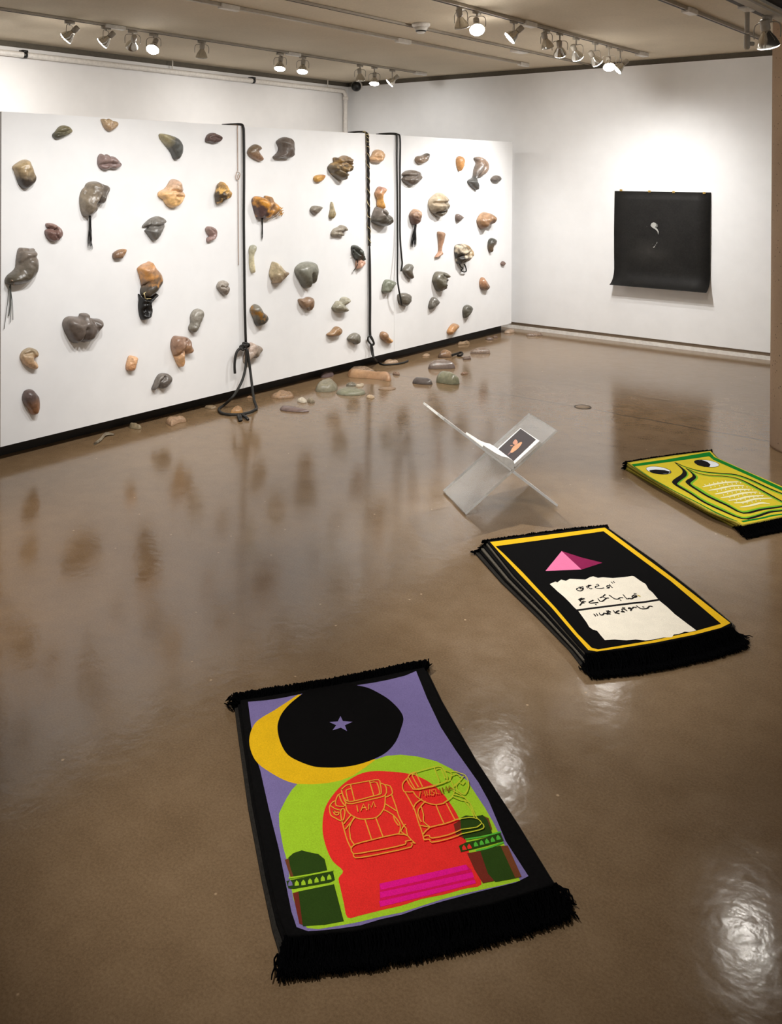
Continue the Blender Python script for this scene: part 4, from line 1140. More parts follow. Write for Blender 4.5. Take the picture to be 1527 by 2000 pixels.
# ------------------------------------------------------------------ hanging black print
def print_mat():
    k = NT('black_print_paper')
    o = k.obj()
    sep = k.n('ShaderNodeSeparateXYZ')
    k.l(o, sep.inputs[0])
    a = k.noise(5, 5, 0.65, o)
    b = k.noise(60, 3, 0.7, o)
    col = k.ramp(a, [(0.3, lin((22, 21, 20))), (0.75, lin((34, 33, 31)))])
    col = k.mixc(0.3, col, k.ramp(b, [(0.3, lin((20, 19, 18))), (0.7, lin((48, 46, 44)))]))
    # the printed grey cloud in the lower left of the picture field
    def band(sock, lo, hi, soft):
        x = k.math('MULTIPLY', k.math('SUBTRACT', sock, lo), 1 / soft)
        y = k.math('MULTIPLY', k.math('SUBTRACT', hi, sock), 1 / soft)
        n = k.n('ShaderNodeMath', operation='MINIMUM'); k.l(x, n.inputs[0]); k.l(y, n.inputs[1])
        n2 = k.n('ShaderNodeClamp'); k.l(n.outputs[0], n2.inputs[0])
        return n2.outputs[0]
    mk = k.math('MULTIPLY', band(sep.outputs[0], 0.13, 0.75, 0.3), band(sep.outputs[2], -0.92, -0.52, 0.25))
    mk = k.math('MULTIPLY', mk, k.ramp(a, [(0.2, (0.2, 0.2, 0.2, 1)), (0.7, (0.8, 0.8, 0.8, 1))]))
    col = k.mixc(mk, col, lin((62, 60, 57)))
    k.l(col, k.b.inputs['Base Color'])
    k.b.inputs['Roughness'].default_value = 0.6
    k.b.inputs['Specular IOR Level'].default_value = 0.15
    return k.m


tl, tr = pt(1200.2, 372, 1, -0.012), pt(1388.2, 377, 1, -0.012)
zt = (tl.z + tr.z) / 2
xl, xr = tl.x, tr.x
e = empty('hanging_print', (xl, -0.012, zt), 'square black print on unframed paper curling outward at the bottom, on the right wall', 'picture')
zs = pt(1294, 532, 1, -0.02).z
prof = [(-0.012, zt)]
for i in range(1, 10):
    prof.append((-0.014 - 0.01 * math.sin(i / 9 * 3.14), zt + (zs - zt) * i / 9))
RC = 0.19
for i in range(1, 13):
    t = i / 12 * math.radians(72)
    prof.append((-0.016 - RC * (1 - math.cos(t)), zs - RC * math.sin(t)))
bm = bmesh.new()
cols = [xl + (xr - xl) * i / 6 for i in range(7)]
G = [[bm.verts.new((x, y, z)) for x in cols] for y, z in prof]
for A, B in zip(G, G[1:]):
    for i in range(6):
        bm.faces.new((A[i], A[i + 1], B[i + 1], B[i]))
bmesh.ops.recalc_face_normals(bm, faces=bm.faces)
bmesh.ops.solidify(bm, geom=bm.faces[:], thickness=0.0015)
M['chalk'] = plain('pale_grey_ink', (170, 170, 164), 0.7)
M['chalk_dim'] = plain('dim_grey_ink', (112, 112, 108), 0.7)
def pr(pts, mi, dy=-0.027):
    f = bm.faces.new([bm.verts.new(pt(a, b, 1, dy)) for a, b in cp('P', pts)])
    f.material_index = mi + 1
pr([(602, 600), (612, 578), (632, 568), (655, 575), (662, 600), (650, 625), (630, 630), (612, 618)], 0)
pr([(655, 578), (675, 590), (678, 615), (662, 628), (660, 600)], 1)
pr([(628, 630), (652, 622), (675, 640), (688, 668), (684, 700), (676, 668), (655, 645)], 0)
pr([(668, 775), (676, 780), (668, 800), (660, 797)], 1)
pr([(655, 803), (662, 808), (650, 822), (644, 816)], 1)
pr([(628, 832), (645, 822), (648, 830), (634, 840)], 0)
for q_ in ((620, 800, 1), (560, 610, 1)):
    pr([(q_[0], q_[1]), (q_[0] + 4, q_[1]), (q_[0] + 4, q_[1] + 4), (q_[0], q_[1] + 4)], 1)
build('sheet', bm, [print_mat(), M['chalk'], M['chalk_dim']], e, (xl, -0.012, zt))
for (px, py, lb) in ((1212.8, 371.5, 'brass clip holding the print near its left top corner'), (1268.3, 373.5, 'brass clip on the print top, second from the left'), (1315.6, 375, 'brass clip on the print top, second from the right'), (1375.4, 376.8, 'brass clip holding the print near its right top corner')):
    q = pt(px, py, 1, -0.02)
    ce = empty('clip', q, lb, 'clip', 'brass clips on the hanging print')
    bm = bmesh.new(); obox(bm, q + Vector((-0.016, -0.008, -0.012)), (0.032, 0, 0), (0, 0.008, 0), (0, 0, 0.022)); bev(bm, 0.003, 2); build('jaw', bm, M['gold_clip'], ce, q)
    bm = bmesh.new(); tube(bm, [q + Vector((0, 0.02, 0.006)), q + Vector((0, -0.012, 0.006))], 0.004, 8); lathe(bm, q + Vector((0, -0.012, 0.006)), (0, -1, 0), [(0, 0.007), (0.004, 0.005)], 10); build('pin', bm, M['gold_clip'], ce, q)

# ------------------------------------------------------------------ clear book stand and book
def clear_mat():
    k = NT('clear_acrylic')
    nt = k.t
    tr_ = k.n('ShaderNodeBsdfTransparent'); tr_.inputs[0].default_value = (0.86, 0.865, 0.86, 1)
    gl = k.n('ShaderNodeBsdfGlossy'); gl.inputs['Roughness'].default_value = 0.3
    gl.inputs[0].default_value = (1, 1, 1, 1)
    lw = k.n('ShaderNodeLayerWeight'); lw.inputs[0].default_value = 0.5
    fr = k.math('ADD', k.math('MULTIPLY', k.math('POWER', lw.outputs['Facing'], 4.0), 0.8), 0.04)
    mx = k.n('ShaderNodeMixShader')
    k.l(fr, mx.inputs[0]); k.l(tr_.outputs[0], mx.inputs[1]); k.l(gl.outputs[0], mx.inputs[2])
    df = k.n('ShaderNodeBsdfDiffuse'); df.inputs[0].default_value = (0.85, 0.86, 0.86, 1)
    mx2 = k.n('ShaderNodeMixShader'); mx2.inputs[0].default_value = 0.10  # white veil stands in for the bright wall the panel would mirror
    k.l(mx.outputs[0], mx2.inputs[1]); k.l(df.outputs[0], mx2.inputs[2])
    out = [n for n in nt.nodes if n.type == 'OUTPUT_MATERIAL'][0]
    k.l(mx2.outputs[0], out.inputs['Surface'])
    return k.m


def lit_edge_mat():
    k = NT('acrylic_lit_edge')
    tr_ = k.n('ShaderNodeBsdfTransparent'); tr_.inputs[0].default_value = (0.92, 0.93, 0.92, 1)
    df = k.n('ShaderNodeBsdfPrincipled'); df.inputs['Base Color'].default_value = (0.9, 0.91, 0.91, 1); df.inputs['Roughness'].default_value = 0.5
    mx = k.n('ShaderNodeMixShader')
    nz = k.noise(5, 2, 0.5, k.obj())
    k.l(k.ramp(nz, [(0.45, (0.35, 0.35, 0.35, 1)), (0.55, (1, 1, 1, 1))]), mx.inputs[0])  # whiter patches paint in the light that the edges catch
    k.l(tr_.outputs[0], mx.inputs[1]); k.l(df.outputs[0], mx.inputs[2])
    out = [n for n in k.t.nodes if n.type == 'OUTPUT_MATERIAL'][0]
    k.l(mx.outputs[0], out.inputs['Surface'])
    return k.m


M['clear'] = clear_mat()
M['edge'] = lit_edge_mat()
P2 = pt(909, 1007, 2, 0); P1 = pt(866, 962, 2, 0); Q2 = pt(1088, 990, 2, 0)
ev = (P1 - P2); WID = ev.length; ev.normalize()                     # along the width, away from the camera
dv = Vector((-ev.y, ev.x, 0))
if dv.dot(Q2 - P2) < 0: dv = -dv
SEP = (Q2 - P2).dot(dv)


def near_plane(px, py):
    """point of the stand's near vertical side plane seen at px, py -> (along dv, height)"""
    d = _f + RI * ((px - CX) / F) - UP * ((py - CY) / F)
    n = ev
    t = (P2 - CAM).dot(n) / d.dot(n)
    p = CAM + d * t
    return (p - P2).dot(dv), p.z


a_top = near_plane(1088, 841)
b_top = near_plane(867, 819)
TH = 0.013
stand = empty('book_stand', P2 + dv * SEP / 2 + ev * WID / 2, 'clear acrylic X-shaped folding book stand standing on the floor', 'book stand')


def panel(name, s0, s1, w0, w1, cut):
    """panel in the side plane from s0=(d,z) to s1, thickness TH, across the width w0..w1"""
    bm = bmesh.new()
    A = P2 + dv * s0[0] + Vector((0, 0, s0[1]))
    B = P2 + dv * s1[0] + Vector((0, 0, s1[1]))
    L = (B - A); n = L.cross(ev).normalized()
    if n.z < 0: n = -n
    fs = obox(bm, A + ev * w0 - n * TH / 2, L, ev * (w1 - w0), n * TH)
    for f in bm.faces:
        f.normal_update()
        f.material_index = 0 if abs(f.normal.dot(n)) > 0.9 else 1
    bm.normal_update()
    for f in bm.faces:
        f.material_index = 0 if abs(f.normal.dot(n)) > 0.9 else 1
    return build(name, bm, [M['clear'], M['edge']], stand, A + ev * (w0 + w1) / 2, False)


za = 0.009
pa0, pb0 = (0.0, za), (SEP, za)
# crossing of the two panels
def cross_pt():
    (x1, z1), (x2, z2), (x3, z3), (x4, z4) = pa0, a_top, pb0, b_top
    den = (x1 - x2) * (z3 - z4) - (z1 - z2) * (x3 - x4)
    px = ((x1 * z2 - z1 * x2) * (x3 - x4) - (x1 - x2) * (x3 * z4 - z3 * x4)) / den
    pz = ((x1 * z2 - z1 * x2) * (z3 - z4) - (z1 - z2) * (x3 * z4 - z3 * x4)) / den
    return px, pz
xc = cross_pt()
print('STAND', WID, SEP, a_top, b_top, xc)
panel('panel', pa0, a_top, 0.0, WID, xc)
ua = Vector((a_top[0] - xc[0], a_top[1] - xc[1])); La = ua.length; ua.normalize()
ub = Vector((b_top[0] - xc[0], b_top[1] - xc[1])); Lb = ub.length; ub.normalize()
gap = TH * 0.8
panel('panel', pb0, (xc[0] - ub.x * gap, xc[1] - ub.y * gap), 0.0, WID, xc)
panel('panel', (xc[0] + ub.x * gap, xc[1] + ub.y * gap), b_top, 0.0, WID, xc)

# the book
def side(d, z, w):
    return P2 + dv * d + Vector((0, 0, z)) + ev * w
na = Vector((-ua.y, ua.x))        # normal of the right arm, facing the V
if na.y < 0: na = -na
nb = Vector((ub.y, -ub.x))
if nb.y < 0: nb = -nb
nA3 = dv * na.x + Vector((0, 0, na.y))
oA = side(xc[0], xc[1], 0) + nA3 * (TH / 2 + 0.022)


def on_a(px, py):
    d = _f + RI * ((px - CX) / F) - UP * ((py - CY) / F)
    t = (oA - CAM).dot(nA3) / d.dot(nA3)
    p = CAM + d * t - oA
    return p.dot(dv * ua.x + Vector((0, 0, ua.y))), p.dot(ev)


uA3 = dv * ua.x + Vector((0, 0, ua.y))
uB3 = dv * ub.x + Vector((0, 0, ub.y))
nB3 = dv * nb.x + Vector((0, 0, nb.y))
cs = [on_a(*cp('Z', [p])[0]) for p in ((765, 305), (1090, 540), (585, 1045), (340, 720))]
s_top = (cs[0][0] + cs[1][0]) / 2
w_far = (cs[0][1] + cs[3][1]) / 2
w_near = (cs[1][1] + cs[2][1]) / 2
print('BOOK', cs, s_top, w_far, w_near, La, Lb)
s0 = 0.028
book = empty('book', side(xc[0], xc[1], (w_far + w_near) / 2), 'open book with a dark picture page resting in the clear stand', 'book')
O3 = side(xc[0], xc[1], 0)
bm = bmesh.new()
obox(bm, O3 + nA3 * (TH / 2 + 0.001) + uA3 * s0 + ev * w_near, uA3 * (s_top - s0), ev * (w_far - w_near), nA3 * 0.020)
bev(bm, 0.002, 1)
build('page_block', bm, M['paper'], book, O3, False)
bm = bmesh.new()
pc = [on_a(*cp('Z', [p])[0]) for p in ((780, 335), (1045, 525), (590, 962), (362, 722))]
zo = nA3 * (TH / 2 + 0.0222)
bm.faces.new([bm.verts.new(O3 + zo + uA3 * a + ev * b) for a, b in pc])
g = bmesh.ops.extrude_face_region(bm, geom=bm.faces[:])
bmesh.ops.translate(bm, verts=[v for v in g['geom'] if isinstance(v, bmesh.types.BMVert)], vec=nA3 * 0.0006)
pg = build('picture_page', bm, M['cover'], book, O3, False)
pg['label'] = 'dark picture page'
bm = bmesh.new()
for pts, mi in (([(690, 520), (715, 540), (730, 570), (725, 600), (690, 625), (655, 610), (640, 585), (660, 550)], 0), ([(800, 570), (808, 590), (775, 640), (740, 680), (700, 715), (640, 755), (610, 765), (600, 740), (625, 690), (660, 640), (720, 610), (760, 580)], 1), ([(600, 740), (615, 760), (575, 790), (555, 815), (560, 785)], 2), ([(595, 628), (640, 625), (645, 640), (605, 645)], 0)):
    f = bm.faces.new([bm.verts.new(O3 + zo + nA3 * (0.0012 + 0.0003 * mi) + uA3 * a + ev * b) for a, b in [on_a(*q_) for q_ in cp('Z', pts)]])
    f.material_index = mi
build('figure', bm, [plain('figure_pink', (204, 146, 120), 0.5), plain('figure_tan', (216, 160, 120), 0.5), plain('figure_mauve', (150, 116, 118), 0.5)], pg, O3, False)['label'] = 'pinkish torn figure printed on the page'
# left half: swelling page block on the other arm
bm = bmesh.new()
LB = min(Lb * 0.62, s_top * 1.02)
sec = [(0.0, 0.004), (0.012, 0.034), (0.035, 0.047), (0.075, 0.042), (0.11, 0.028), (0.15, 0.02), (0.2, 0.016), (LB, 0.012)]
secb = [(LB, 0.001), (0.012, 0.001)]
ring = [uB3 * a + nB3 * (TH / 2 + b) for a, b in sec + secb]
A_ = [bm.verts.new(O3 + v + ev * w_near) for v in ring]
B_ = [bm.verts.new(O3 + v + ev * w_far) for v in ring]
for i in range(len(ring)):
    j = (i + 1) % len(ring)
    bm.faces.new((A_[i], A_[j], B_[j], B_[i]))
bm.faces.new(A_[::-1]); bm.faces.new(B_)
build('page_block', bm, M['paper'], book, O3, False)

# ------------------------------------------------------------------ rugs
PM = {n: pile_mat('pile_' + n, c) for n, c in {
    'black': (11, 10, 10), 'purple': (132, 119, 170), 'yellow': (248, 194, 30), 'lime': (172, 214, 48), 'red': (246, 52, 46), 'magenta': (242, 26, 146),
    'darkpink': (225, 24, 92), 'green': (48, 72, 24), 'brown': (122, 48, 35), 'olivebrown': (120, 68, 39), 'gold': (248, 168, 62), 'lemon': (208, 206, 56), 'orange': (252, 140, 52),
    'leaf': (92, 192, 63), 'rust': (148, 78, 28), 'band': (240, 190, 36), 'pink': (246, 129, 172), 'plum': (142, 37, 81), 'cream': (252, 238, 218), 'ink': (26, 24, 24),
    'mustard': (220, 198, 54), 'forest': (22, 126, 44), 'grass': (118, 183, 50), 'white': (235, 240, 246), 'bone': (252, 242, 192)}.items()}


class Face:
    """top design of a rug: layered flat inlays in one mesh"""

    def __init__(s, z):
        s.z, s.k, s.bm, s.mats, s.stretch = z, 0, bmesh.new(), [], 0.35

    def mi(s, m):
        if m not in s.mats:
            s.mats.append(m)
        return s.mats.index(m)

    def poly(s, cr, pts, m, smooth=0):
        s.k += 1
        px = cp(cr, pts) if cr else pts
        W = [pt(a, b, 2, s.z) for a, b in px]
        if smooth:
            W = crom(W, smooth, True)
        z = s.z + 0.0003 + s.k * 0.00006
        f = s.bm.faces.new([s.bm.verts.new((p.x, p.y, z)) for p in W])
        f.material_index = s.mi(m)

    def line(s, cr, pts, wpx, m, smooth=3):
        """stroke with a width in photo pixels (a number or one for each point)"""
        s.k += 1
        px = cp(cr, pts)
        ws = list(wpx) if isinstance(wpx, (list, tuple)) else [wpx] * len(px)
        P3 = crom([(a, b, w_) for (a, b), w_ in zip(px, ws)], smooth) if smooth and len(px) > 2 else [Vector((a, b, w_)) for (a, b), w_ in zip(px, ws)]
        z = s.z + 0.0003 + s.k * 0.00006
        W = [pt(p.x, p.y, 2, s.z) for p in P3]
        prev = None
        for i, p in enumerate(W):
            t = W[min(i + 1, len(W) - 1)] - W[max(i - 1, 0)]
            if t.length < 1e-8: continue
            t.normalize()
            nrm = Vector((-t.y, t.x, 0))
            hw = P3[i].z * depth(p) / F * 0.62 * (1.0 + s.stretch * abs(t.dot(RI)))
            if i == 0: p = p - t * hw * 0.6
            if i == len(W) - 1: p = p + t * hw * 0.6
            a, b = s.bm.verts.new((p.x + nrm.x * hw, p.y + nrm.y * hw, z)), s.bm.verts.new((p.x - nrm.x * hw, p.y - nrm.y * hw, z))
            if prev:
                f = s.bm.faces.new((prev[0], prev[1], b, a))
                f.material_index = s.mi(m)
            prev = (a, b)


def fringe(bm, edge, out, z, L, n, up=0.0, layers=3, r=0.0022, zend=0.004, jit=0.45):
    """tufts of yarn along the polyline edge (world xy), hanging outward"""
    tan0, tan1 = (edge[1] - edge[0]).normalized(), (edge[-1] - edge[-2]).normalized()
    edge = [edge[0] - tan0 * 0.008] + list(edge[1:-1]) + [edge[-1] + tan1 * 0.008]
    segs = [(edge[i + 1] - edge[i]).length for i in range(len(edge) - 1)]
    tot = sum(segs)
    out = Vector((out.x, out.y, 0)).normalized()
    sd = R.random() * 90
    for i in range(n):
        for ly in range(layers):
            t = (i + R.random()) / n * tot
            u_ = t
            j = 0
            while j < len(segs) - 1 and t > segs[j]:
                t -= segs[j]; j += 1
            p = edge[j].lerp(edge[j + 1], min(1, t / segs[j]))
            tan = (edge[j + 1] - edge[j]).normalized()
            clump = noise.noise(Vector((u_ * 70, sd, 0)))
            ln = L * R.uniform(0.8, 1.0) * (1 + 0.12 * clump)
            z0 = z * (1 - ly / layers * 0.85)
            endj = 0.0
            if u_ < 0.03: endj = -R.uniform(0, 1.0) * (0.8 if up else 0.22)
            if u_ > tot - 0.03: endj = R.uniform(0, 1.0) * (0.8 if up else 0.22)
            d = (out + tan * (R.uniform(-jit, jit) * 0.5 + clump * 0.2 + endj)).normalized()
            sag = R.uniform(0.3, 0.7)
            curl = R.uniform(-1, 1) * 0.12 * L
            path = []
            for k in range(7):
                q = k / 6
                h = z0 + (zend + 0.012 * R.random() * (1 if up == 0 else 0.5) - z0) * min(1, q / sag) ** 1.3 + up * math.sin(q * 3.1) * R.uniform(0.2, 1)
                path.append(Vector((p.x, p.y, 0)) + d * ln * q + tan * (curl * math.sin(q * 5) + R.uniform(-0.002, 0.002)) + Vector((0, 0, max(0.003, h))))
            tube(bm, path, [r, r, r * 1.15, r * 1.15, r, r * 0.9, r * 0.6], 3, cap=False)


def offset_ring(ring, d):
    c = sum(ring, Vector()) / len(ring)
    return [p + (p - c).normalized() * d for p in ring]


def slab(bm, ring, z0, z1, mi=0, rnd=0.004):
    """rounded slab over a closed outline"""
    c = sum(ring, Vector()) / len(ring)
    lv = []
    for dz, ins in ((0, 0.6), (0.25, 0.0), (0.7, 0.0), (0.92, 0.4), (1.0, 1.0)):
        lv.append([bm.verts.new((p.x - (p - c).normalized().x * ins * rnd, p.y - (p - c).normalized().y * ins * rnd, z0 + (z1 - z0) * dz)) for p in ring])
    n = len(ring)
    for A, B in zip(lv, lv[1:]):
        for i in range(n):
            bm.faces.new((A[i], A[(i + 1) % n], B[(i + 1) % n], B[i])).material_index = mi
    bm.faces.new(lv[0][::-1]).material_index = mi
    bm.faces.new(lv[-1]).material_index = mi


def lerp_ring(A, B, t):
    return [a.lerp(b, t) for a, b in zip(A, B)]


def rug_stack(key, n, th, top_px, bot_px, face_fn, labels, side_mats, far_i, near_i, L_far, L_near, group, nf=150):
    """top_px / bot_px: outlines (px) of the top rug at its height and of the lowest rug on the floor, same point count.
    far_i / near_i: index ranges of the outline that carry the fringes"""
    ztop = n * th
    TR = [pt(a, b, 2, ztop) for a, b in top_px]
    BR = [pt(a, b, 2, 0.0) for a, b in bot_px]
    for p in TR + BR: p.z = 0
    c = sum(TR, Vector()) / len(TR)
    for lev in range(n):          # 0 = top
        z1 = ztop - lev * th
        z0 = z1 - th + 0.0004
        t = lev / max(1, n - 1)
        ring = lerp_ring(TR, BR, t)
        if 0 < lev:
            j = Vector((R.uniform(-1, 1), R.uniform(-1, 1), 0)) * 0.004
            ring = [p + j for p in ring]
        e = empty('rug', (c.x, c.y, z0), labels[lev], 'rug', group)
        bm = bmesh.new()
        slab(bm, ring, z0, z1 - 0.0003)
        mats = [side_mats[lev % len(side_mats)]]
        if lev == 0:
            fc = Face(z1)
            face_fn(fc)
            mats += [PM[m_] for m_ in fc.mats]
            vm = {}
            for f in fc.bm.faces:
                nv = [bm.verts.new(v.co) for v in f.verts]
                nf_ = bm.faces.new(nv)
                nf_.material_index = f.material_index + 1
                nf_.normal_update()
                if nf_.normal.z < 0: nf_.normal_flip()
            fc.bm.free()
            build('pile', bm, mats, e, (c.x, c.y, z0), False, False)
        else:
            build('pile', bm, mats, e, (c.x, c.y, z0), False)
        for nm, idx, L, up in (('fringe', far_i, L_far, 0.6 * L_far), ('fringe', near_i, L_near, 0.0)):
            ed = [ring[i] for i in idx]
            out = sum(ed, Vector()) / len(ed) - c
            tan = ed[-1] - ed[0]
            nr = Vector((-tan.y, tan.x, 0))
            if nr.dot(out) < 0: nr = -nr
            cnt = nf if lev == 0 else int(nf * 0.6)
            bm = bmesh.new()
            fringe(bm, [p - nr.normalized() * 0.006 for p in ed], nr, z1 - 0.003, L * (1 if lev == 0 else R.uniform(0.85, 1.05)), cnt, up if lev == 0 else up * 0.4, 5 if lev == 0 else 2, 0.0028, zend=(0.004 if up == 0 else max(0.004, z0 - 0.01)))
            build(nm, bm, M['fringe'], e, (sum(ed, Vector()) / len(ed)).to_tuple()[:2] + (z0,))
    return TR


M['fringe'] = plain('black_yarn', (5, 5, 6), 1.0, 0, 0.3, 200, 0.02)
M['rug_edge_black'] = plain('black_rug_edge', (15, 14, 14), 1.0, 0, 0.2, 120, 0.05)
M['rug_edge_grey'] = plain('grey_rug_edge', (46, 43, 39), 1.0, 0, 0.2, 120, 0.05)
M['rug_edge_pale'] = plain('pale_rug_edge', (96, 90, 80), 1.0, 0, 0.2, 120, 0.05)
M['rug_edge_yellow'] = plain('yellow_rug_edge', (170, 156, 62), 1.0, 0, 0.2, 120, 0.05)
M['rug_edge_olive'] = plain('olive_rug_edge', (110, 100, 40), 1.0, 0, 0.2, 120, 0.05)


# --- the nearest rug
def face1(f):
    T_, U_ = 'T', 'U'
    pu = cp('T', [(180, 335), (300, 325), (400, 310), (520, 285), (700, 240), (880, 228), (1000, 210), (1100, 190), (1200, 165), (1270, 135), (1340, 310), (1430, 500), (1527, 650)]) + \
        cp('U', [(1070, 120), (1120, 210), (1200, 400), (1255, 485), (1310, 570), (1250, 600), (1150, 625), (1050, 650), (900, 690), (800, 720), (700, 755), (600, 777), (500, 807), (400, 822), (300, 832), (250, 835), (195, 815), (170, 740), (150, 640), (110, 440), (60, 240), (20, 60)]) + \
        cp('T', [(245, 735), (215, 590), (195, 450)])
    f.poly(None, pu, 'purple')
    f.poly('T', [(525, 288), (450, 325), (350, 390), (250, 450), (205, 510), (188, 590), (205, 670), (245, 735), (320, 790), (410, 840), (500, 868), (600, 870), (700, 862), (780, 845), (860, 815), (940, 760), (1010, 708), (900, 700), (700, 600), (560, 400)], 'yellow', 3)
    gr = cp('U', [(110, 270), (112, 330), (130, 430), (150, 500), (165, 600), (180, 680), (205, 760), (245, 820), (300, 825), (420, 805), (500, 790), (600, 765), (700, 745), (800, 712), (900, 680), (1000, 655), (1100, 632), (1200, 610), (1270, 592), (1240, 520), (1195, 420), (1140, 310), (1100, 240), (1060, 180), (1015, 110)]) + \
        cp('T', [(1500, 770), (1400, 720), (1280, 690), (1170, 678), (1080, 685), (1010, 708), (940, 760), (860, 815), (780, 845), (700, 862), (600, 870), (500, 868), (465, 905), (430, 960), (395, 1029)])
    f.poly(None, gr, 'lime')
    f.poly('T', [(530, 285), (450, 350), (400, 410), (375, 470), (373, 530), (395, 610), (440, 680), (520, 725), (610, 755), (700, 762), (800, 758), (900, 740), (1000, 705), (1080, 660), (1140, 590), (1175, 500), (1187, 440), (1160, 385), (1100, 325), (1040, 285), (960, 245), (880, 226), (800, 200), (700, 215), (600, 240)], 'black', 4)
    f.poly('T', [(780, 428), (795, 460), (858, 465), (808, 487), (822, 525), (782, 503), (728, 520), (752, 487), (708, 467), (762, 462)], 'purple')
    f.poly('U', [(440, 770), (422, 700), (404, 620), (397, 580), (418, 545), (370, 500), (340, 440), (322, 370), (320, 310), (330, 250), (355, 200), (400, 145), (450, 105), (510, 75), (570, 65), (640, 67), (720, 75), (790, 95), (850, 130), (900, 175), (940, 230), (975, 290), (1000, 360), (1020, 440), (1050, 530), (1085, 610), (1000, 632), (900, 660), (800, 680), (700, 712), (600, 735), (500, 760)], 'red', 3)
    f.poly('U', [(594, 607), (800, 562), (1010, 515), (1035, 540), (1058, 606), (820, 667), (596, 720)], 'darkpink')
    f.poly('U', [(594, 607), (800, 562), (1010, 515), (1022, 538), (800, 592), (600, 636)], 'magenta')
    f.poly('U', [(596, 648), (800, 605), (1040, 552), (1048, 576), (810, 632), (598, 676)], 'magenta')
    f.poly('U', [(592, 692), (810, 643), (1052, 588), (1057, 604), (820, 665), (598, 718)], 'magenta')
    # left tower
    f.poly('U', [(138, 492), (157, 485), (184, 572), (167, 580)], 'olivebrown')
    f.poly('U', [(176, 652), (207, 645), (232, 808), (208, 800)], 'brown')
    f.poly('U', [(155, 482), (180, 460), (220, 447), (250, 455), (300, 465), (330, 490), (343, 545), (182, 578), (165, 530)], 'green')
    f.poly('U', [(203, 645), (375, 610), (422, 788), (330, 805), (225, 812)], 'green')
    f.poly('U', [(145, 595), (370, 548), (379, 590), (355, 602), (180, 633), (155, 630)], 'green')
    for x, y in ((165, 606), (196, 606), (228, 603), (260, 597), (291, 591), (321, 584), (352, 577)):
        f.poly('U', [(x - 10, y + 13), (x - 10, y - 2), (x - 1, y - 15), (x + 8, y - 5), (x + 11, y + 10)], 'purple' if x < 170 else 'lime')
    # right tower
    f.poly('U', [(950, 322), (985, 302), (1004, 392), (962, 372)], 'brown')
    f.poly('U', [(1088, 280), (1118, 293), (1135, 345), (1120, 365), (1105, 320)], 'olivebrown')
    f.poly('U', [(1015, 462), (1082, 450), (1145, 595), (1090, 606), (1050, 540)], 'brown')
    f.poly('U', [(1172, 427), (1210, 425), (1277, 575), (1243, 582)], 'olivebrown')
    f.poly('U', [(983, 292), (1010, 280), (1050, 285), (1090, 278), (1112, 300), (1135, 365), (1000, 395), (985, 350)], 'green')
    f.poly('U', [(1078, 452), (1175, 425), (1247, 582), (1150, 600), (1115, 560)], 'green')
    f.poly('U', [(975, 427), (1010, 410), (1060, 400), (1175, 365), (1191, 402), (1100, 428), (985, 457)], 'green')
    f.line('U', [(1010, 395), (1100, 380), (1175, 360)], 2.4, 'leaf')
    f.line('U', [(1060, 450), (1120, 436), (1188, 410)], 2.4, 'leaf')
    f.line('U', [(160, 582), (260, 566), (370, 544)], 2.4, 'lime')
    for x, y in ((1002, 437), (1027, 431), (1058, 420), (1086, 413), (1112, 406), (1139, 398), (1166, 388)):
        f.poly('U', [(x - 9, y + 12), (x - 11, y - 2), (x - 3, y - 14), (x + 6, y - 4), (x + 12, y + 8)], 'red' if x < 1040 else 'leaf')
    # first rucksack
    wl = 1.75
    for s in ([(210, 240), (250, 205), (290, 195), (450, 165), (535, 155), (550, 190), (560, 265), (540, 285), (480, 300), (330, 340), (275, 345), (240, 325), (215, 270), (210, 240)],
              [(215, 262), (240, 345), (280, 365), (330, 360), (480, 325), (590, 295), (605, 240), (590, 200), (550, 185)],
              [(290, 200), (325, 340)], [(295, 235), (265, 240), (250, 257), (270, 345)], [(455, 165), (495, 300)], [(470, 180), (520, 180), (545, 262), (535, 285)],
              [(590, 200), (635, 210), (655, 255), (650, 285), (595, 310)], [(245, 345), (255, 420), (300, 470), (370, 500), (440, 500), (520, 485), (570, 430), (590, 380), (595, 300)],
              [(215, 275), (180, 290), (160, 340), (165, 385), (230, 390)], [(160, 340), (135, 350), (110, 380), (105, 410), (115, 465), (150, 490), (215, 520), (235, 480), (240, 430), (225, 410), (205, 425), (205, 470), (215, 520)],
              [(110, 380), (150, 410), (205, 425)], [(140, 430), (150, 460), (180, 465), (188, 440), (165, 445), (140, 430)], [(190, 295), (210, 345), (240, 385)],
              [(215, 525), (240, 620), (265, 700), (295, 760)], [(325, 480), (280, 570), (285, 640), (290, 680), (320, 725)], [(230, 545), (295, 465)], [(245, 590), (330, 485)],
              [(650, 285), (690, 400), (710, 470), (750, 550), (780, 590), (790, 650), (855, 715)], [(595, 370), (690, 430)], [(580, 420), (660, 465), (720, 540), (725, 600), (710, 635)],
              [(665, 475), (680, 520), (710, 560)], [(770, 550), (730, 610), (790, 650)], [(295, 760), (330, 725), (480, 685), (700, 635), (790, 650)],
              [(295, 760), (315, 810), (450, 790), (600, 765), (770, 725), (770, 700), (820, 690)], [(315, 810), (330, 845), (450, 830), (600, 800), (820, 750), (820, 715), (855, 715)],
              [(415, 505), (440, 580), (475, 685)], [(510, 490), (540, 570), (575, 660)]):
        f.line('K', s, wl, 'gold', 2)
    for s in ([(345, 388), (355, 438)], [(380, 432), (403, 372), (432, 425)], [(390, 408), (424, 402)], [(450, 418), (448, 368), (472, 402), (492, 350), (508, 398)]):
        f.line('K', s, 1.5, 'gold', 0)
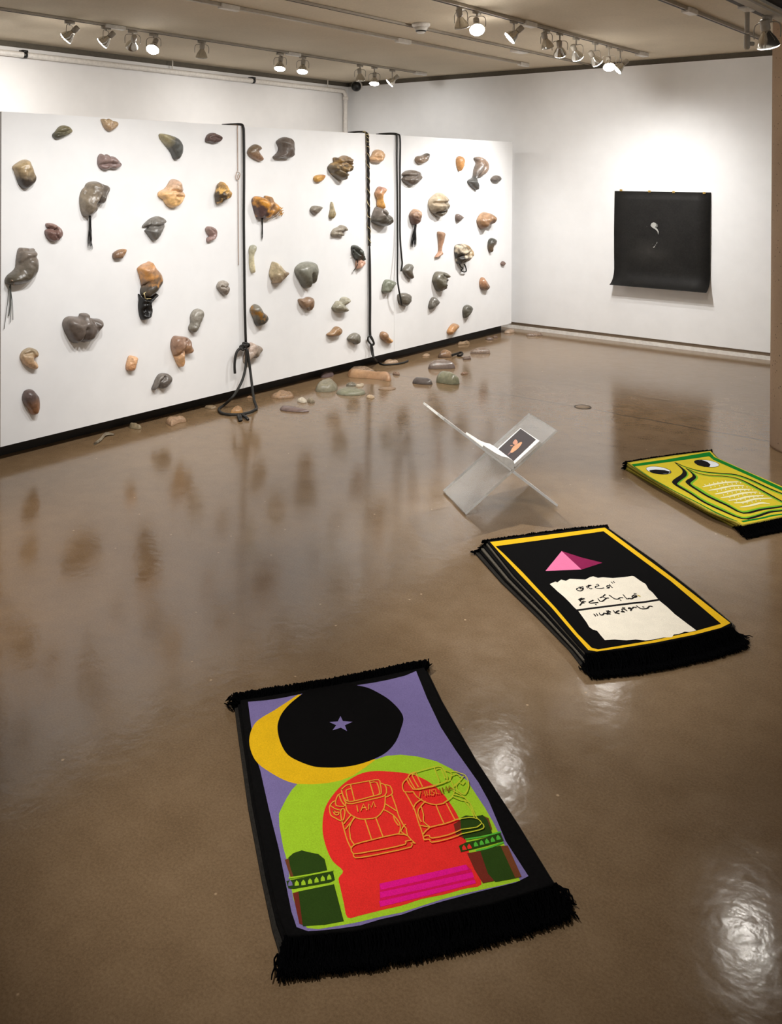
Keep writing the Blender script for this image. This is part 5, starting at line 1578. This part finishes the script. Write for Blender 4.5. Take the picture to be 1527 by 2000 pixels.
    for s in ([(795, 135), (850, 230), (880, 240), (1040, 205)], [(860, 95), (920, 220)], [(850, 110), (830, 125), (885, 225)], [(795, 140), (755, 180), (745, 215), (760, 265), (840, 265)],
              [(780, 150), (840, 245), (940, 235), (1040, 212)], [(840, 265), (870, 310), (950, 360), (1040, 380), (1110, 365)], [(765, 265), (850, 420), (880, 520), (910, 600), (935, 690)],
              [(915, 330), (860, 370), (840, 420)], [(945, 350), (885, 420), (885, 480), (910, 530)], [(910, 400), (930, 470), (930, 530), (985, 575)], [(890, 560), (990, 580)],
              [(925, 640), (985, 580), (1110, 550), (1210, 515)], [(935, 690), (930, 660), (980, 650), (1000, 675), (1150, 645), (1260, 600)], [(935, 690), (985, 685), (1000, 712), (1150, 680), (1260, 640)],
              [(1040, 385), (1065, 450), (1110, 550)], [(1130, 370), (1160, 430), (1205, 515)], [(795, 135), (815, 110), (860, 95)]):
        f.line('K', s, wl, 'gold', 2)
    for s in ([(860, 95), (1020, 50), (1080, 45), (1110, 80), (1140, 140), (1120, 180), (1040, 205)], [(1020, 50), (1070, 180)], [(1040, 70), (1080, 65), (1120, 150)], [(1040, 212), (1160, 165), (1170, 100), (1110, 80)],
              [(1110, 365), (1180, 310), (1200, 250), (1170, 170)], [(1185, 310), (1250, 340), (1330, 360), (1380, 470), (1400, 500)], [(1190, 290), (1290, 320), (1330, 370)], [(1290, 350), (1350, 430), (1375, 500)],
              [(1210, 515), (1330, 495), (1410, 510), (1440, 545)], [(1260, 600), (1400, 580), (1440, 545), (1460, 580), (1420, 605), (1260, 640)],
              [(1170, 90), (1210, 90), (1260, 110), (1290, 120), (1325, 180), (1320, 240), (1290, 290), (1240, 270), (1215, 215), (1240, 180), (1280, 130)], [(1160, 140), (1215, 110), (1250, 140)],
              [(1215, 200), (1180, 250), (1250, 290), (1300, 330)], [(1245, 185), (1270, 205), (1290, 180)]):
        f.line('K', s, wl * 0.9, 'lemon', 2)
    for s in ([(893, 312), (903, 263), (922, 292), (936, 258), (948, 307)], [(955, 265), (965, 300), (985, 298), (985, 252)], [(1022, 250), (1000, 255), (1005, 273), (1026, 280), (1016, 300), (996, 298)], [(1033, 250), (1046, 292), (1064, 286)]):
        f.line('K', s, 1.5, 'orange', 0)
    for s in ([(1070, 243), (1086, 287)], [(1102, 277), (1094, 233), (1116, 257), (1126, 222), (1143, 266)], [(1150, 262), (1155, 218), (1183, 249)], [(1153, 246), (1172, 240)]):
        f.line('K', s, 1.5, 'rust', 0)


top1 = [(469, 1366), (560, 1352), (650, 1338), (740, 1320), (828, 1302), (860, 1368), (926, 1482), (1007, 1606), (1068, 1706), (1081, 1727), (960, 1764), (820, 1793), (690, 1817), (562, 1828), (546, 1790), (524, 1700), (498, 1560), (478, 1430)]
bot1 = [(458, 1388), (556, 1362), (648, 1347), (738, 1328), (831, 1308), (864, 1376), (930, 1490), (1012, 1616), (1074, 1718), (1088, 1740), (964, 1790), (822, 1820), (690, 1846), (547, 1872), (531, 1820), (510, 1720), (484, 1580), (466, 1450)]
g1 = 'rugs stacked under the crescent moon rug'
rug_stack('one', 3, 0.014, top1, bot1, face1,
          ['top rug of the nearest stack, with a yellow crescent moon and two drawn rucksacks', 'middle black-edged rug of the nearest stack, directly under the crescent moon rug', 'lowest rug of the nearest stack, lying on the floor under the crescent moon rug'],
          [M['rug_edge_black'], M['rug_edge_black'], M['rug_edge_grey']], [0, 1, 2, 3, 4], [9, 10, 11, 12, 13], 0.06, 0.098, g1, 340)


# --- the middle rug
def face2(f):
    f.stretch = 0.9
    f.poly('W', [(150, 128), (400, 97), (740, 54), (1090, 313), (1386, 545), (1335, 570), (1200, 605), (1000, 645), (850, 669), (700, 691), (655, 684), (580, 600), (470, 470), (300, 292), (200, 185)], 'band')
    f.poly('W', [(178, 150), (400, 120), (733, 73), (1080, 330), (1338, 549), (1200, 588), (1000, 632), (850, 657), (705, 681), (672, 672), (600, 600), (490, 470), (318, 285), (222, 190)], 'black')
    f.poly('W', [(518, 175), (620, 270), (435, 277)], 'pink')
    f.poly('W', [(518, 175), (620, 208), (728, 235), (620, 270)], 'plum')
    rag = [(457, 345), (485, 332), (497, 336), (515, 322), (540, 328), (560, 318), (600, 320), (640, 322), (662, 310), (680, 305), (705, 313), (730, 310), (780, 314), (840, 309), (880, 303), (890, 305), (925, 330), (950, 345), (965, 372), (985, 388), (1020, 430), (1060, 462), (1100, 500), (1150, 538), (1210, 583), (1175, 592), (1150, 590), (1120, 602), (1095, 604), (1085, 618), (1040, 620), (990, 630), (950, 635), (900, 630), (850, 634), (790, 630), (740, 633), (720, 610), (700, 585), (680, 580), (660, 566), (645, 540), (630, 520), (605, 485), (580, 462), (560, 440), (530, 410), (500, 385)]
    f.poly('W', rag, 'cream')
    f.line('Y', [(140, 580), (400, 545), (800, 495), (1000, 470), (1200, 450), (1415, 415)], 3.0, 'ink')
    S_ = [[(672, 135), (692, 158)], [(705, 125), (724, 152)], [(640, 170), (660, 200), (690, 227)], [(650, 202), (625, 190), (600, 205), (615, 222), (642, 210), (632, 235), (605, 232)],
          [(455, 168), (477, 195), (430, 205), (423, 225), (470, 238), (520, 238), (555, 228)], [(437, 176), (447, 184)], [(280, 200), (300, 236)], [(352, 188), (308, 214), (345, 245), (366, 240)], [(325, 186), (300, 205)],
          [(227, 213), (192, 225), (182, 242), (215, 246), (232, 226), (226, 260), (190, 278), (145, 270), (127, 250), (150, 235)], [(160, 221), (169, 227)], [(178, 214), (187, 220)],
          [(1065, 350), (1040, 340), (1010, 355), (1000, 377), (1050, 381), (1076, 360), (1040, 367), (1000, 400), (950, 395), (920, 406), (870, 350), (858, 338)], [(1035, 320), (1062, 325)], [(968, 400), (986, 406)],
          [(850, 385), (810, 385), (780, 406), (730, 405), (690, 381), (640, 344)], [(811, 420), (823, 429)], [(626, 390), (590, 396), (550, 430), (500, 446), (463, 398)], [(574, 338), (541, 371), (600, 396)], [(498, 386), (527, 374)],
          [(460, 461), (410, 466), (340, 471), (324, 455), (370, 435), (386, 424)], [(424, 490), (437, 498)], [(266, 450), (240, 440), (214, 456), (250, 466), (210, 471), (178, 507)], [(160, 415), (212, 394)], [(175, 430), (246, 400)], [(182, 428), (206, 466)],
          [(1312, 525), (1270, 520), (1240, 551), (1190, 561), (1130, 556), (1068, 514)], [(1165, 529), (1182, 534)], [(1060, 540), (1020, 535), (1000, 556), (960, 545), (938, 556), (992, 566), (974, 588)],
          [(916, 591), (880, 570), (838, 565), (850, 596), (882, 611), (828, 605)], [(850, 545), (882, 550)], [(792, 636), (738, 620), (792, 590)], [(766, 600), (735, 626)], [(704, 589), (737, 632)],
          [(656, 610), (620, 615), (600, 641), (560, 630), (540, 656), (500, 656), (483, 628)], [(598, 600), (632, 594)], [(604, 646), (652, 640)], [(399, 645), (426, 677)], [(440, 640), (457, 667)]]
    for s in S_:
        f.line('Y', s, 1.5, 'ink', 2)
    f.line('Y', [(1088, 350), (1124, 366)], 1.2, 'mustard', 0)


top2 = cp('W', [(135, 122), (330, 94), (540, 66), (745, 46), (1000, 225), (1200, 380), (1395, 545), (1385, 560), (1200, 612), (1000, 652), (850, 677), (648, 697), (600, 650), (450, 480), (270, 292)])
bot2 = cp('W', [(78, 192), (300, 120), (530, 85), (750, 62), (1010, 250), (1215, 405), (1415, 575), (1400, 600), (1205, 655), (1000, 700), (850, 730), (625, 775), (560, 690), (395, 520), (210, 340)])
g2 = 'rugs stacked under the black pyramid rug'
nth = ['second', 'third', 'fourth', 'fifth']
rug_stack('two', 6, 0.011, top2, bot2, face2,
          ['top rug of the middle stack, black with a pink pyramid and a torn written page'] + ['%s rug from the top in the stack under the pink pyramid rug' % w_ for w_ in nth] + ['lowest rug of the middle stack, on the floor under the pink pyramid rug'],
          [M['rug_edge_black'], M['rug_edge_pale'], M['rug_edge_black'], M['rug_edge_pale'], M['rug_edge_black'], M['rug_edge_grey']], [0, 1, 2, 3], [7, 8, 9, 10, 11], 0.034, 0.10, g2, 220)


# --- the far rug
def face3(f):
    f.stretch = 1.1
    f.poly('X', [(215, 238), (550, 187), (910, 138), (960, 190), (1250, 320), (1527, 440), (1700, 520), (1860, 590), (1800, 640), (1650, 670), (1527, 695), (1350, 735), (1185, 768), (1150, 745), (900, 645), (600, 475), (400, 360), (300, 292)], 'mustard')
    f.poly('X', [(235, 250), (550, 206), (905, 144), (945, 188), (1240, 320), (1527, 450), (1800, 570), (1780, 595), (1527, 480), (1220, 338), (940, 214), (900, 182), (550, 232), (255, 270)], 'forest')
    f.line('X', [(250, 262), (370, 350), (600, 478), (800, 580), (930, 650), (1050, 705), (1140, 738)], [1.2, 1.2, 1.5, 2.2, 2.8, 2.2, 1.2], 'forest')
    f.line('X', [(1190, 742), (1350, 714), (1450, 690), (1600, 670), (1770, 622)], 2.6, 'forest')
    # the two nested arches
    o1 = [(620, 250), (660, 278), (696, 312), (694, 345), (645, 385), (620, 415), (660, 445), (745, 492), (855, 562), (1000, 630), (1180, 708), (1300, 694), (1420, 655), (1527, 640), (1700, 615)]
    b1 = [(605, 235), (650, 270), (688, 310), (682, 345), (630, 382), (605, 412), (640, 442), (740, 500), (850, 572), (1000, 643), (1185, 718), (1300, 702), (1420, 662), (1527, 650), (1700, 625)]
    f.line('X', o1, [1, 3, 5, 6, 6, 6, 5.5, 5, 5, 5, 4, 4, 3.5, 3, 3], 'grass')
    f.line('X', b1, [1, 3, 4.5, 5.5, 6, 6, 5, 4, 4, 4, 3, 3, 3, 2.5, 2.5], 'ink')
    f.line('X', [(625, 250), (720, 284), (830, 316), (1000, 336), (1130, 348), (1250, 388), (1400, 458), (1527, 510), (1700, 570)], [0.5, 1.5, 2, 2, 3, 3.5, 4, 3, 3], 'grass')
    f.line('X', [(610, 237), (700, 273), (800, 303), (900, 320), (1020, 330), (1130, 340), (1250, 380), (1400, 450), (1527, 502), (1700, 565)], [2, 1.2, 1.8, 2, 2, 2.4, 3, 3.2, 2.6, 2.6], 'ink')
    f.line('X', [(715, 290), (765, 328), (785, 362), (740, 402), (750, 428), (812, 462), (905, 520), (1050, 590), (1190, 660), (1350, 630), (1527, 605), (1650, 580)], [1, 3, 5, 6, 5.5, 5, 5, 5, 4, 4, 3, 3], 'grass')
    f.line('X', [(702, 285), (755, 328), (772, 362), (722, 400), (735, 428), (800, 472), (900, 532), (1050, 602), (1195, 671), (1350, 640), (1527, 615), (1650, 590)], [1, 3, 4.2, 5.5, 5, 4, 4.2, 4.4, 3, 3, 2.5, 2.5], 'ink')
    f.line('X', [(720, 298), (800, 332), (900, 353), (1050, 362), (1150, 384), (1250, 430), (1400, 510), (1527, 580), (1650, 640)], [0.5, 1.2, 1.5, 1.5, 2.5, 3.5, 4, 3, 3], 'grass')
    f.line('X', [(705, 287), (800, 325), (900, 345), (1050, 355), (1150, 375), (1250, 420), (1400, 500), (1527, 570), (1650, 630)], [1.5, 1.2, 1.5, 1.5, 2, 3, 3.4, 2.8, 2.8], 'ink')
    # eyes
    def ell(cx, cy, a, b, rot, n=28):
        r_ = math.radians(rot)
        return [(cx + a * math.cos(t) * math.cos(r_) - b * math.sin(t) * math.sin(r_), cy + a * math.cos(t) * math.sin(r_) + b * math.sin(t) * math.cos(r_)) for t in [i * 2 * math.pi / n for i in range(n)]]
    f.poly('X', ell(467, 304, 110, 32, 8), 'ink'); f.poly('X', ell(465, 303, 105, 29, 8), 'white')
    f.poly('X', [(385, 303), (440, 297), (520, 302), (572, 316), (545, 332), (480, 337), (420, 328), (395, 316)], 'ink')
    f.poly('X', ell(880, 244, 110, 30, 8), 'ink'); f.poly('X', ell(882, 244, 104, 27, 8), 'white')
    f.poly('X', [(772, 232), (790, 217), (835, 214), (885, 230), (912, 252), (905, 272), (860, 274), (800, 258)], 'ink')
    for b in ([(120, 285), (250, 255), (400, 225), (550, 205), (740, 195)], [(225, 350), (400, 320), (550, 285), (700, 265), (840, 265)], [(340, 415), (500, 385), (650, 350), (800, 335), (950, 330)], [(450, 480), (600, 455), (750, 415), (900, 390), (1075, 380)],
              [(580, 530), (750, 505), (900, 465), (1050, 450), (1190, 440)], [(685, 575), (850, 560), (1000, 515), (1150, 495), (1330, 490)], [(790, 650), (950, 625), (1100, 585), (1200, 575), (1300, 590)]):
        f.line('V', b, [1.6, 2.8, 3.0, 3.0, 1.6], 'bone')
    D = [(150, 250), (228, 232), (305, 215), (380, 205), (455, 190), (520, 185), (255, 297), (330, 277), (410, 266), (485, 252), (555, 242), (635, 237), (710, 224), (785, 216), (370, 366), (445, 346), (520, 332), (600, 317), (675, 311), (750, 302), (820, 297), (900, 292),
         (480, 436), (555, 412), (635, 397), (710, 382), (785, 371), (860, 359), (930, 353), (1000, 346), (595, 486), (675, 471), (750, 456), (825, 437), (900, 427), (975, 417), (1045, 407), (1130, 406), (715, 546), (790, 527), (870, 512), (945, 492), (1020, 482), (1095, 470), (1170, 461),
         (830, 597), (905, 582), (990, 566), (1060, 550), (1140, 537)]
    for x, y in D:
        f.poly('V', [(x - 9, y - 10), (x + 3, y - 12), (x + 14, y + 6), (x + 9, y + 13), (x - 4, y + 10)], 'bone')


top3 = cp('X', [(195, 232), (420, 195), (660, 162), (912, 132), (965, 190), (1250, 318), (1527, 438), (1870, 590), (1855, 612), (1650, 672), (1420, 722), (1180, 772), (1110, 735), (900, 652), (600, 485), (350, 335)])
bot3 = cp('X', [(175, 300), (410, 215), (660, 178), (918, 146), (975, 208), (1260, 338), (1540, 460), (1880, 615), (1865, 650), (1655, 715), (1420, 765), (1112, 802), (960, 725), (760, 620), (500, 480), (290, 362)])
g3 = 'rugs stacked under the yellow face rug'
rug_stack('three', 5, 0.011, top3, bot3, face3,
          ['top rug of the far right stack, yellow with two eyes and green bands'] + ['%s rug from the top in the stack under the yellow rug with eyes' % w_ for w_ in nth[:3]] + ['lowest rug of the far right stack, on the floor under the yellow rug with eyes'],
          [M['rug_edge_yellow'], M['rug_edge_yellow'], M['rug_edge_olive'], M['rug_edge_yellow'], M['rug_edge_olive']], [0, 1, 2, 3], [8, 9, 10, 11], 0.034, 0.08, g3, 190)

# ------------------------------------------------------------------ floor box cover
q = pt(1138, 795, 2, 0)
e = empty('floor_outlet', q, 'small round floor outlet cover in front of the right wall', 'floor outlet')
bm = bmesh.new(); lathe(bm, q, (0, 0, 1), [(0.0005, 0.075), (0.003, 0.074), (0.004, 0.066), (0.0015, 0.062)], 32, cap0=False, cap1=False); build('rim', bm, M['track_dark'], e, q)
bm = bmesh.new(); lathe(bm, q, (0, 0, 1), [(0.0005, 0.062), (0.0025, 0.06)], 32); build('cover', bm, plain('brown_cover', (128, 108, 84), 0.4), e, q)
